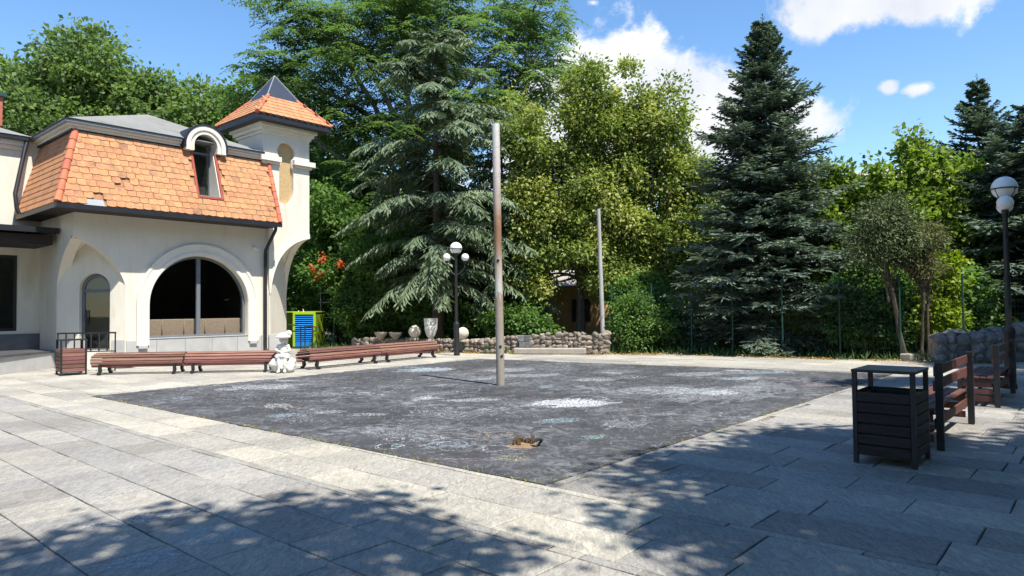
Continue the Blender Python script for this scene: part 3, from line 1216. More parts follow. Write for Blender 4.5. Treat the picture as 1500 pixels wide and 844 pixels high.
ntile = 0
tile_rest = MB()
xd = Vector((1, 0, 0))
for r in range(ROWS):
    z = EZ + (TZ - EZ) * r / ROWS
    y = fy(z)
    x = lx(z) + .10 + (.5 * TW if r % 2 else 0)
    while x < VX - .10:
        skip = (DX0 - .10 < x < DX1 + .10 and z + .03 > DZB - .10)
        if r <= 1 and .02 < x < .50 and (r == 0 or x > .22):
            skip = True
        if r in (3, 4) and .95 < x < 1.2:
            skip = True
        if not skip:
            nrm = Vector((0, -sdir.z, sdir.y))
            jx = random.uniform(-.006, .006)
            o = Vector((x + jx, y, z)) + nrm * (.030 + random.uniform(-.003, .004)) + sdir * random.uniform(-.008, .008)
            m4 = tile_matrix(o, Matrix.Rotation(random.uniform(-.012, .012), 3, nrm) @ xd, sdir)
            if ntile < 300:
                t_ = bpy.data.objects.new('roof_tile', tmesh)
                COL.objects.link(t_)
                t_.parent = roof_o
                t_.matrix_local = m4
            else:
                tile_rest.add([m4 @ v.co for v in tmesh.vertices], [tuple(p.vertices) for p in tmesh.polygons])
            ntile += 1
        x += TW
# left slope tiles
sl2 = math.hypot(TXL - EXL, TZ - EZ)
sd2 = Vector(((TXL - EXL) / sl2, 0, (TZ - EZ) / sl2))
for r in range(ROWS):
    z = EZ + (TZ - EZ) * r / ROWS
    y = YB - .1 - (.5 * TW if r % 2 else 0)
    while y > fy(z) + .08:
        o = Vector((lx(z), y, z)) + Vector((-sd2.z, 0, sd2.x)) * .030
        m4 = tile_matrix(o, Vector((0, -1, 0)), sd2)
        tile_rest.add([m4 @ v.co for v in tmesh.vertices], [tuple(p.vertices) for p in tmesh.polygons])
        y -= TW
tag(tile_rest.build('side_roof_tiles', M['tile_w'], roof_o), kind='stuff')
# hip and verge caps
def caps(p0, p1, n, r, mat, parent, name='ridge_cap'):
    p0, p1 = Vector(p0), Vector(p1)
    for i in range(n):
        a = p0 + (p1 - p0) * (i / n)
        b = p0 + (p1 - p0) * ((i + 1.12) / n)
        mb = MB()
        mb.tube([a, b], [r * 1.12, r * .92], 10)
        mb.build(name, mat, parent, smooth=True)


caps((EXL, FO - .0, EZ + .02), (TXL, TO - .0, TZ), 7, .095, M['cap'], roof_o)
caps((VX - .02, FO - .03, EZ + .02), (VX - .02, TO - .03, TZ), 8, .075, M['cap'], roof_o)
# bare flashing where tiles are missing
mb = MB()
mb.add([(-.02, fy(EZ) - .035, EZ), (.52, fy(EZ) - .035, EZ), (.48, fy(EZ + .17) - .035, EZ + .17), (.06, fy(EZ + .17) - .035, EZ + .17)], [(0, 1, 2, 3)])
mb.build('flashing', M['lead'], roof_o)
# eave board, gutter and soffit
mb = MB()
mb.box((EXL + VX) / 2, FO - .02, EZ - .07, VX - EXL + .10, .07, .13)
mb.box(EXL - .02, (FO + YB) / 2 + .03, EZ - .07, .07, YB - FO, .13)
mb.build('fascia', M['anthracite'], cafe)
mb = MB()
mb.box((VX + EXL) / 2 + .02, FO / 2 - .0, EZ - .10, VX - EXL - .04, -FO - .02, .04)
mb.box(EXL / 2 + .02, YB / 2 + .02, EZ - .101, -EXL - .02, YB - .02, .04)
mb.build('soffit', M['soffit'], cafe)
# top cornice with flashing strips
def band(parts, name, mat, parent):
    mb = MB()
    for b in parts:
        mb.box(*b)
    return mb.build(name, mat, parent)


def cornice(z0, z1, off, mat, name='cornice'):
    h = z1 - z0
    zc = (z0 + z1) / 2
    for (x0, x1) in ((-off, 2.90), (4.34, 5.68)):
        mb = MB()
        mb.box((x0 + x1) / 2, -off / 2 + .2, zc, x1 - x0, off + .4, h)
        mb.build(name, mat, cafe)
    mb = MB()
    mb.box(-off / 2 + .2, 1.9, zc, off + .4, 2.99, h)
    mb.build(name, mat, cafe)


cornice(TZ, TZ + .05, .12, M['anthracite'], 'flashing')
cornice(TZ + .052, TZ + .13, .13, M['moulding'])
cornice(TZ + .132, TZ + .20, .22, M['moulding'])
cornice(TZ + .202, TZ + .27, .29, M['lead'], 'gutter')
cornice(TZ + .272, TZ + .30, .32, M['anthracite'], 'flashing')
# low grey hipped roof
GZ = TZ + .29
mb = MB()
gpk = [(2.9, 2.4, 8.33), (4.0, 3.4, 8.33)]
gb = [(-.30, -.30, GZ), (5.70, -.30, GZ), (6.0, 5.6, GZ), (-.30, 5.6, GZ)]
mb.add(gb + gpk, [(0, 1, 4), (1, 2, 5, 4), (2, 3, 5), (3, 0, 4, 5), (3, 2, 1, 0)])
mb.build('upper_roof', M['roofgrey'], cafe)
# house body behind (keeps the block closed)
mb = MB()
mb.box(2.65, 5.2, 3.4, 4.7, 2.0, 6.9)
mb.build('wall', M['stucco'], cafe)

# --- dormer
DCX, DRS = 3.63, 6.93
dy0 = .10
def dring(r0, r1, zb):
    return [(DCX - r1, zb), (DCX - r0, zb)] + arc(DCX, DRS, r0, 180, 0, 18) + [(DCX + r0, zb), (DCX + r1, zb)] + arc(DCX, DRS, r1, 0, 180, 18)


dorm = poly_mesh('dormer', dring(.37, .64, 6.74), [], 1.3, M['moulding'], cafe, y0=-.30)
poly_mesh('moulding', dring(.50, .655, 6.74), [], .05, M['moulding'], dorm, y0=-.35)
poly_mesh('moulding', dring(.375, .43, 6.74), [], .03, M['moulding'], dorm, y0=-.33)
poly_mesh('hood_flashing', dring(.642, .70, 6.80), [], 1.36, M['anthracite'], dorm, y0=-.37)
# cheeks between slope and window plane
mb = MB()
for x0, x1 in ((DX0 - .01, DX0 + .03), (DX1 - .03, DX1 + .01)):
    mb.add([(x, y, z) for x in (x0, x1) for (y, z) in ((fy(DZB) + .02, DZB), (dy0 + .2, DZB), (dy0 + .2, TZ + .2), (TO + .02, TZ))],
           [(0, 1, 2, 3), (7, 6, 5, 4), (0, 4, 5, 1), (1, 5, 6, 2), (2, 6, 7, 3), (3, 7, 4, 0)])
mb.build('cheek', M['stucco'], dorm)
mb = MB()
mb.box(DCX, (fy(DZB) + dy0) / 2, DZB + .01, DX1 - DX0, dy0 - fy(DZB) + .1, .04)
mb.build('sill', M['lead'], dorm)
dwo = [(DCX - .335, DZB + .02), (DCX + .335, DZB + .02)] + arc(DCX, DRS, .335, 0, 180, 18)
dh1 = [(DCX - .285, DZB + .08), (DCX + .285, DZB + .08), (DCX + .285, 6.72), (DCX - .285, 6.72)]
dh2 = [(DCX - .285, 6.79), (DCX + .285, 6.79)] + arc(DCX, DRS, .285, 0, 180, 16)
dw = poly_mesh('window', dwo, [dh1, dh2], .06, M['frame'], dorm, y0=dy0)
poly_mesh('pane', dh1, [], .012, M['glass'], dw, y0=dy0 + .03)
poly_mesh('pane', dh2, [], .012, M['glass'], dw, y0=dy0 + .03)
mb = MB()
mb.box(DCX, dy0 + .35, 6.25, .72, .05, 2.1)  # dark sheet in place of the unlit attic behind the panes
mb.build('unlit_room_panel', M['darkroom'], dorm)
for x in (DX0 - .03, DX1 + .03):
    mb = MB()
    mb.tube([(x, fy(DZB) - .05, DZB - .02), (x, TO - .05, TZ)], .04, 4)
    mb.build('red_trim', M['redtrim'], dorm)
mb = MB()
mb.box(DCX, fy(DZB) - .05, DZB - .03, DX1 - DX0 + .12, .07, .06)
mb.build('red_trim', M['redtrim'], dorm)

# --- turret
TX0, TX1, TY0 = 5.71, 7.51, -.15
TWD = TX1 - TX0
TY1 = TY0 + TWD
BX, CZ, SZ = 5.96, 4.23, 2.23                         # squinch spring x, corner height, spring height
arcT = bez((BX, SZ), (BX + .18, 3.98), (TX1, CZ))
KX = 6.575
# boarded keyhole window outline
key = [(KX - .20, 5.42), (KX + .06, 5.40)] + bez((KX + .06, 5.40), (KX + .27, 5.55), (KX + .29, 5.95), 6)[1:] + [(KX + .29, 6.66), (KX + .22, 6.74), (KX + .22, 6.98)] + \
    arc(KX, 7.24, .34, -48, 228, 22) + [(KX - .22, 6.74), (KX - .27, 6.66), (KX - .27, 5.46)]
ft = [(5.925, 0.0), (BX, 0.0)] + arcT + [(TX1, 8.05), (TX0, 8.05), (TX0, 4.56), (5.925, 4.56)]
tower = empty('turret', (0, 0, 0))
tower.parent = cafe
poly_mesh('wall', ft, [key], .25, M['stucco'], tower, y0=TY0)
poly_mesh('boarded_window', key, [], .03, M['osb'], tower, y0=TY0 + .13)
# right-hand and back faces
arcT2 = [((x - BX) / (TX1 - BX) * 1.55, z) for x, z in arcT]   # 0 at the far spring .. 1.55 at the corner
rs = [(TY0 + .252 if False else TY0 + 1.55 - d, z) for d, z in arcT2]
side_poly = [(TY1, 0.0), (TY0 + 1.55, 0.0)] + rs + [(TY0, 8.05), (TY1, 8.05)]
sw = poly_mesh('wall', side_poly, [], .24, M['stucco'], tower)
sw.data.transform(Matrix.Rotation(R(90), 4, 'Z'))
sw.data.transform(Matrix.Translation((TX1, 0, 0)))
for vtx in sw.data.vertices:
    if vtx.co.y < TY0 + .252:
        vtx.co.y = TY0 + .252
    vtx.co.x -= .002
mb = MB()
mb.box(TX0 + .12, (TY0 + .252 + TY1) / 2, 6.9, .24, TWD - .26, 2.3)
mb.box((TX0 + TX1) / 2, TY1 - .12, 6.9, TWD - .50, .24, 2.3)
mb.build('wall', M['stucco'], tower)
# chamfer wall and vault under the turret corner
tb, ta = Vector((BX, TY0)), Vector((TX1, TY0 + 1.55))
tl = (ta - tb).length
tdx = (ta - tb).normalized()
tM = Matrix(((tdx.x, -tdx.y, 0, tb.x), (tdx.y, tdx.x, 0, tb.y), (0, 0, 1, 0), (0, 0, 0, 1)))
tpk = 4.05
hA = bez((0, SZ), (.16, 3.55), (tl / 2, tpk), 14)
hB = [(tl - x, z) for x, z in hA]
cwt = poly_mesh('wall', [(0, 0), (tl, 0)] + hB + hA[::-1][1:], [], .25, M['stucco'], tower)
cwt.data.transform(tM)
mb = MB()
fr = [(x, TY0, z) for x, z in arcT]
sdv = [(TX1, y, z) for y, z in rs]
h1 = [tuple(tM @ Vector((x, 0, z))) for x, z in hA]
h2 = [tuple(tM @ Vector((x, 0, z))) for x, z in hB]
for A, B in ((fr, h1), (sdv, h2)):
    k = len(A)
    mb.add(A + B, [(i, i + 1, k + i + 1, k + i) for i in range(k - 1)])
mb.build('vault', M['stucco'], tower, smooth=True)
# arch moulding on the turret face
ao = [(x, z) for x, z in arcT]
aw = [(x + .0, z + .0) for x, z in bez((BX - .03, SZ), (BX + .0, 4.22), (TX1, CZ + .17))]
poly_mesh('arch_moulding', ao + aw[::-1], [], .04, M['moulding'], tower, y0=TY0 - .04)
mb = MB()
mb.box(5.925 + .28, TY0 - .012, .40, .60, .05, .8, bev=.004)
mb.build('plinth_slab', M['plinth'], tower)
mb = MB()
mb.box(tl / 2 + .05, -.012, .40, tl - .16, .05, .8, bev=.004)
o = mb.build('plinth_slab', M['plinth'], tower)
o.data.transform(tM)
# string course, broken by the window
for z0, z1, off in ((6.74, 6.83, .07), (6.832, 7.00, .16)):
    for x0, x1 in ((TX0 - off, KX - .30 if off < .1 else KX - .26), (KX + .32 if off < .1 else KX + .24, TX1 + off)):
        mb = MB()
        mb.box((x0 + x1) / 2, TY0 - off / 2, (z0 + z1) / 2, x1 - x0, off, z1 - z0)
        mb.build('string_course', M['moulding'], tower)
    mb = MB()
    mb.box(TX1 + off / 2, TY0 + .6, (z0 + z1) / 2, off, 1.19, z1 - z0)
    mb.build('string_course', M['moulding'], tower)
TCX, TCY = (5.20 + 8.08) / 2, TY0 + TWD / 2
for z0, z1, off in ((7.80, 7.90, .05), (7.902, 8.02, .13), (8.022, 8.12, .22)):
    mb = MB()
    w = TWD + 2 * off
    mb.box((TX0 + TX1) / 2, TCY, (z0 + z1) / 2, w, w, z1 - z0)
    mb.build('cornice', M['moulding'], tower)
HW = 1.44
mb = MB()
mb.box(TCX, TCY, 8.21, 2 * HW, 2 * HW, .17)
mb.build('eave_board', M['anthracite'], tower)
z0, z1, hw0, hw1 = 8.30, 9.22, HW + .02, .58
mb = MB()
mb.add([(TCX + sx * h, TCY + sy * h, z) for h, z in ((hw0, z0), (hw1, z1)) for sx, sy in ((-1, -1), (1, -1), (1, 1), (-1, 1))],
       [(3, 2, 1, 0), (4, 5, 6, 7), (0, 1, 5, 4), (1, 2, 6, 5), (2, 3, 7, 6), (3, 0, 4, 7)])
trf = mb.build('turret_roof', M['mortar'], tower)
ttm = tile_mesh(.235, .30, .02, 'turret_tile')
trest = MB()
for (xd3, inn) in ((Vector((1, 0, 0)), Vector((0, 1, 0))), (Vector((0, -1, 0)), Vector((1, 0, 0))), (Vector((0, 1, 0)), Vector((-1, 0, 0)))):
    run = hw0 - hw1
    ln = math.hypot(run, z1 - z0)
    up = (inn * run + Vector((0, 0, z1 - z0))) / ln
    nrm = xd3.cross(up).normalized()
    for r in range(6):
        k = r / 6
        hw = hw0 + (hw1 - hw0) * k
        c0 = Vector((TCX, TCY, z0 + (z1 - z0) * k)) - inn * hw
        q = -hw + .12 + (.12 if r % 2 else 0)
        while q < hw - .06:
            m4 = tile_matrix(c0 + xd3 * q + nrm * .03, xd3, up)
            trest.add([m4 @ v.co for v in ttm.vertices], [tuple(p.vertices) for p in ttm.polygons])
            q += .243
tag(trest.build('turret_tiles', M['tile_w'], trf), kind='stuff')
for sx, sy in ((-1, -1), (1, -1), (1, 1), (-1, 1)):
    caps((TCX + sx * hw0, TCY + sy * hw0, z0 + .03), (TCX + sx * hw1, TCY + sy * hw1, z1 + .02), 5, .07, M['cap'], trf)
mb = MB()
mb.add([(TCX + sx * .66, TCY + sy * .66, 9.20) for sx, sy in ((-1, -1), (1, -1), (1, 1), (-1, 1))] + [(TCX, TCY, 10.20)],
       [(3, 2, 1, 0), (0, 1, 4), (1, 2, 4), (2, 3, 4), (3, 0, 4)])
mb.build('spire', M['pyramid'], tower)
for sx, sy in ((-1, -1), (1, -1), (-1, 1)):
    mb = MB()
    mb.tube([(TCX + sx * .665, TCY + sy * .665, 9.20), (TCX, TCY, 10.215)], .018, 6)
    mb.build('spire_seam', M['lead'], tower)
# downpipes
mb = MB()
mb.tube([(5.84, -.72, 4.50), (5.84, -.72, 4.38), (5.80, -.14, 3.72), (5.80, -.12, 3.55), (5.80, -.12, .35), (5.80, -.25, .22)], .055, 10)
mb.build('downpipe', M['anthracite'], cafe, smooth=True)
mb = MB()
mb.tube([(-.42, 2.86, 6.95), (-.50, 2.80, 6.6), (-.80, 2.5, 5.2), (-.78, 2.4, 4.75), (-.72, 2.4, 4.6)], .06, 10)
mb.build('downpipe', M['anthracite'], cafe, smooth=True)

# --- side wing
WY = 3.05
wing_hole = [(-3.2, 1.09), (-.58, 1.09), (-.58, 3.40), (-3.2, 3.40)]
poly_mesh('wing_wall', [(-8, 0), (-.002, 0), (-.002, 6.95), (-8, 6.95)], [wing_hole], .3, M['stucco'], cafe, y0=WY)
wwf = poly_mesh('window', wing_hole, [[(-3.12, 1.17), (-1.9, 1.17), (-1.9, 3.32), (-3.12, 3.32)], [(-1.82, 1.17), (-.66, 1.17), (-.66, 3.32), (-1.82, 3.32)]], .08, M['anthracite'], cafe, y0=WY + .1)
poly_mesh('pane', [(-3.12, 1.17), (-1.9, 1.17), (-1.9, 3.32), (-3.12, 3.32)], [], .012, M['glass'], wwf, y0=WY + .13)
poly_mesh('pane', [(-1.82, 1.17), (-.66, 1.17), (-.66, 3.32), (-1.82, 3.32)], [], .012, M['glass'], wwf, y0=WY + .13)
mb = MB()
mb.box(-2, WY + 1.2, 2.2, 3.6, .05, 3)  # dark sheet in place of the unlit wing room
mb.build('unlit_room_panel', M['darkroom'], cafe)
mb = MB()
mb.box(-4, WY - .02, .5, 7.98, .06, 1.0)
mb.build('wing_plinth', surf('dark_plinth', (.10, .10, .105), (.15, .15, .155), 3, .6), cafe)
for z0, z1, off, mt in ((6.62, 6.75, .06, 'moulding'), (6.752, 6.90, .15, 'moulding'), (6.902, 7.03, .28, 'anthracite')):
    mb = MB()
    mb.box(-4.2, WY - off / 2, (z0 + z1) / 2, 7.6, off, z1 - z0)
    mb.build('cornice', M[mt], cafe)
mb = MB()
mb.add([(-8, WY - .3, 7.03), (-.30, WY - .3, 7.03), (-.30, 9.5, 7.03), (-8, 9.5, 7.03), (-8, 6.2, 8.3), (-2.5, 6.2, 8.3)],
       [(0, 1, 5, 4), (1, 2, 5), (2, 3, 4, 5), (3, 0, 4), (3, 2, 1, 0)])
mb.build('wing_roof', M['roofgrey'], cafe)
mb = MB()
mb.box(-.95, 5.0, 8.15, .6, .6, .95)
chim = mb.build('chimney', M['brick'], cafe)
mb = MB()
mb.box(-.95, 5.0, 8.68, .78, .78, .12)
mb.build('chimney_cap', M['fence'], chim)
# canopy over the wing entrance
mb = MB()
mb.box(-3.9, 2.05, 4.06, 7.7, 1.9, .10)
mb.box(-3.9, 1.06, 4.02, 7.7, .06, .16)
mb.build('canopy', M['anthracite'], cafe)
mb = MB()
mb.box(-4.0, 2.15, 3.76, 7.7, 1.7, .28)
for i in range(7):
    mb.box(-7.4 + i * 1.1, 1.5, 3.95, .06, .06, .16)
mb.build('canopy_beam', M['soffit'], cafe)
# terrace and steps
mb = MB()
tp = [(-8.0, 2.9), (-8.0, -.4), (-2.2, -.4), (-.12, 1.35), (-.02, 1.46), (-.02, 2.9)]
mb.add([(x, y, 0) for x, y in tp] + [(x, y, .46) for x, y in tp], [tuple(range(5, -1, -1)), tuple(range(6, 12))] + [(i, (i + 1) % 6, 6 + (i + 1) % 6, 6 + i) for i in range(6)])
mb.build('terrace', M['plinth'], cafe)
mb = MB()
tq = [(-8.05, 2.8), (-8.05, -.46), (-2.18, -.46), (-.16, 1.28), (-.08, 1.40), (-.08, 2.8)]
mb.add([(x, y, .462) for x, y in tq] + [(x, y, .52) for x, y in tq], [tuple(range(5, -1, -1)), tuple(range(6, 12))] + [(i, (i + 1) % 6, 6 + (i + 1) % 6, 6 + i) for i in range(6)])
mb.build('terrace_edge', surf('dark_step', (.055, .055, .06), (.09, .09, .095), 3, .6), cafe)

# sofa inside the window
sofa = empty('window_sofa', (0, 0, 0), 0, 'tan cushioned sofa back seen through the arched window', 'sofa')
cu_, su_ = math.cos(R(49)), math.sin(R(49))


def cafe_w(x, y, z=0.0):
    return (BCX + x * cu_ - y * su_, BCY + x * su_ + y * cu_, z)


sofa.location = cafe_w(WCX, .55, .1)
sofa.rotation_euler = (0, 0, R(49))
for i in range(5):
    mb = MB()
    mb.box(-1.36 + i * .68, 0, .98, .675, .22, .62, bev=.025)
    mb.build('back_cushion', M['sofa'], sofa, smooth=True)
mb = MB()
mb.box(0, .15, .34, 3.5, .7, .68, bev=.03)
mb.build('seat_base', M['sofa'], sofa)

# railing at the entrance steps
rail = empty('entrance_railing', (0, 0, 0), 0, 'black metal railing with upright bars beside the arched cafe door', 'railing')
ra, rb = Vector((-12.5, 18.95, 0)), Vector((-11.05, 19.25, 0))
rail.location = ra
rdir = (rb - ra)
rail.rotation_euler = (0, 0, math.atan2(rdir.y, rdir.x))
rl = rdir.length
mb = MB()
mb.box(rl / 2, 0, 1.06, rl, .035, .045)
mb.build('handrail', M['blackmetal'], rail)
mb = MB()
mb.box(rl / 2, 0, .55, rl, .03, .03)
mb.build('bottom_rail', M['blackmetal'], rail)
for i in range(8):
    mb = MB()
    x = .02 + (rl - .04) * i / 7
    lo = 0.0 if i in (0, 7) else .55
    mb.box(x, 0, (lo + 1.04) / 2, .03, .03, 1.04 - lo)
    mb.build('baluster', M['blackmetal'], rail)

# ------------------------------------------------------------------ vegetation
def unit(a):
    return a / (np.linalg.norm(a, axis=-1, keepdims=True) + 1e-9)


def leaf_quads(P, D, Nn, ln, wd, fold=.18):
    """rhombic leaves: base P, direction D, normal Nn, length, width"""
    D = unit(D)
    S = unit(np.cross(Nn, D))
    Nn = np.cross(D, S)
    ln = np.broadcast_to(ln, P.shape[:1])[:, None]
    wd = np.broadcast_to(wd, P.shape[:1])[:, None]
    mid = P + D * ln * .45
    V = np.stack([P, mid - S * wd * .5 + Nn * wd * fold, P + D * ln, mid + S * wd * .5 + Nn * wd * fold], 1)
    return V


def limb(mb, a, b, r0, r1, bend=.1, n=5, sides=6):
    a, b = np.array(a, float), np.array(b, float)
    L = np.linalg.norm(b - a)
    j = RNG.normal(0, bend * L, 3)
    pts = []
    for i in range(n + 1):
        t = i / n
        pts.append(tuple(a * (1 - t) + b * t + j * math.sin(math.pi * t) * .5 + np.array([0, 0, .06 * L * math.sin(math.pi * t)])))
    mb.tube(pts, [r0 + (r1 - r0) * i / n for i in range(n + 1)], sides, caps=False)


def cluster_centres(lobes, n, shell=.45, rng=RNG):
    """points spread through the outer part of a set of ellipsoid lobes"""
    lobes = np.array(lobes, float)
    w = (lobes[:, 3] * lobes[:, 4] + lobes[:, 4] * lobes[:, 5] + lobes[:, 3] * lobes[:, 5])
    k = rng.choice(len(lobes), n, p=w / w.sum())
    d = unit(rng.normal(size=(n, 3)))
    r = rng.random(n) ** shell
    r = np.clip(r + rng.normal(0, .07, n), 0, 1.12)
    c = lobes[k, :3] + d * lobes[k, 3:6] * r[:, None]
    return c, d, k


def broadleaf(name, label, group, base, lobes, nclus, nleaf, crad, lsize, mat, trunk_h, trunk_r, bark='bark', flat=.7,
              tintspread=.25, up=.6, cat='tree', aspect=.62, limbs=40, seed=1, lean=(0, 0), stems=None, minz=.15):
    rng = np.random.default_rng(seed)
    root = empty(name, base, 0, label, cat, group)
    c, d, k = cluster_centres(lobes, nclus, rng=rng)
    keep = c[:, 2] > minz
    c, d, k = c[keep], d[keep], k[keep]
    n = len(c)
    sz = crad * rng.uniform(.6, 1.35, n)
    ct = np.clip(rng.normal(.5, tintspread, n), 0, 1)
    idx = np.repeat(np.arange(n), nleaf)
    off = rng.normal(size=(len(idx), 3)) * np.array([.55, .55, .55 * flat])
    P = c[idx] + off * sz[idx][:, None]
    outw = unit(off + d[idx] * .6)
    D = unit(outw + rng.normal(0, .5, P.shape) + np.array([0, 0, -.35]))
    Nn = unit(rng.normal(0, .45, P.shape) + np.array([0, 0, up * .8]) + unit(off) * .9)
    ln = lsize * rng.uniform(.65, 1.35, len(idx))
    V = leaf_quads(P, D, Nn, ln, ln * aspect)
    m = P[:, 2] > .02
    tint = np.clip(ct[idx] + rng.normal(0, .16, len(idx)), 0, 1)
    cr = arr_mesh('crown', V[m], 4, mat, root, tint[m])
    mb = MB()
    if stems is None:
        stems = [((0, 0), (lean[0], lean[1]), trunk_r)]
    for (bx, by), (tx, ty), tr in stems:
        n_ = 7
        pts = []
        for i in range(n_ + 1):
            t = i / n_
            pts.append((bx + (tx - bx) * t + rng.normal(0, .03) * (i > 0) * trunk_h * .15, by + (ty - by) * t + rng.normal(0, .02) * (i > 0), trunk_h * t - .06 * (i == 0)))
        mb.tube(pts, [tr * (1.35 if i == 0 else 1 - .45 * i / n_) for i in range(n_ + 1)], 8)
    tops = [np.array([tx, ty, trunk_h]) for (_, (tx, ty), _) in stems]
    ends = c[rng.choice(n, min(limbs, n), replace=False)]
    for e in ends:
        a = tops[rng.integers(len(tops))].copy()
        a[2] *= rng.uniform(.62, 1.0)
        midp = a * .45 + e * .55 + rng.normal(0, .15, 3) + np.array([0, 0, .1])
        limb(mb, a, midp, trunk_r * .40, trunk_r * .18, .08, 4, 5)
        limb(mb, midp, e, trunk_r * .18, .012, .08, 4, 5)
    mb.build('trunk', M[bark], root, fixn=False)
    return root


def pinnate(name, label, group, base, lobes, nros, mat, trunk_h, trunk_r, seed=3, lean=(0, 0)):
    """tree of heaven: rosettes of long drooping compound leaves"""
    rng = np.random.default_rng(seed)
    root = empty(name, base, 0, label, 'tree', group)
    c, d, k = cluster_centres(lobes, nros, .5, rng)
    NF, K = 9, 7
    ct = np.clip(rng.normal(.45, .25, nros), 0, 1)
    idx = np.repeat(np.arange(nros), NF)
    F = len(idx)
    th = np.tile(np.arange(NF) * 2 * math.pi / NF, nros) + rng.normal(0, .25, F)
    fd = np.stack([np.cos(th), np.sin(th), rng.normal(.25, .25, F)], 1) + d[idx] * .45
    fd = unit(fd)
    FL = rng.uniform(.65, 1.15, F)
    o = c[idx] + rng.normal(0, .10, (F, 3))
    Vs, Ts = [], []
    side = unit(np.cross(fd, np.array([0, 0, 1.0])) + 1e-6)
    for q in range(1, K + 1):
        t = q / K
        P = o + fd * (FL * t)[:, None] + np.array([0, 0, -1]) * (FL * .55 * t * t)[:, None]
        for sg in (-1, 1):
            D = side * sg * .85 + fd * .55 + np.array([0, 0, -.45]) + rng.normal(0, .12, P.shape)
            Nn = np.array([0, 0, 1.0]) + rng.normal(0, .3, P.shape)
            ln = .24 * (1.1 - .45 * abs(t - .5)) * rng.uniform(.8, 1.2, F)
            Vs.append(leaf_quads(P, D, Nn, ln, ln * .36))
            Ts.append(np.clip(ct[idx] + rng.normal(0, .14, F), 0, 1))
    arr_mesh('crown', np.concatenate(Vs), 4, mat, root, np.concatenate(Ts))
    mb = MB()
    pts = []
    for i in range(9):
        t = i / 8
        pts.append((lean[0] * t + rng.normal(0, .12) * (i > 0), lean[1] * t, trunk_h * t - .06 * (i == 0)))
    mb.tube(pts, [trunk_r * (1.3 if i == 0 else 1 - .4 * i / 8) for i in range(9)], 10)
    tops = [np.array(p) for p in pts[5:]]
    main = []
    for L in lobes:
        a = tops[rng.integers(len(tops))]
        b = np.array(L[:3])
        limb(mb, a, b, trunk_r * .5, trunk_r * .22, .08, 6, 7)
        main.append(b)
    for i in rng.choice(nros, min(nros, 260), replace=False):
        a = main[k[i]]
        limb(mb, a + (c[i] - a) * rng.uniform(0, .35), c[i], trunk_r * .13, .012, .07, 4, 5)
    mb.build('trunk', M['barkgrey'], root, fixn=False)
    return root


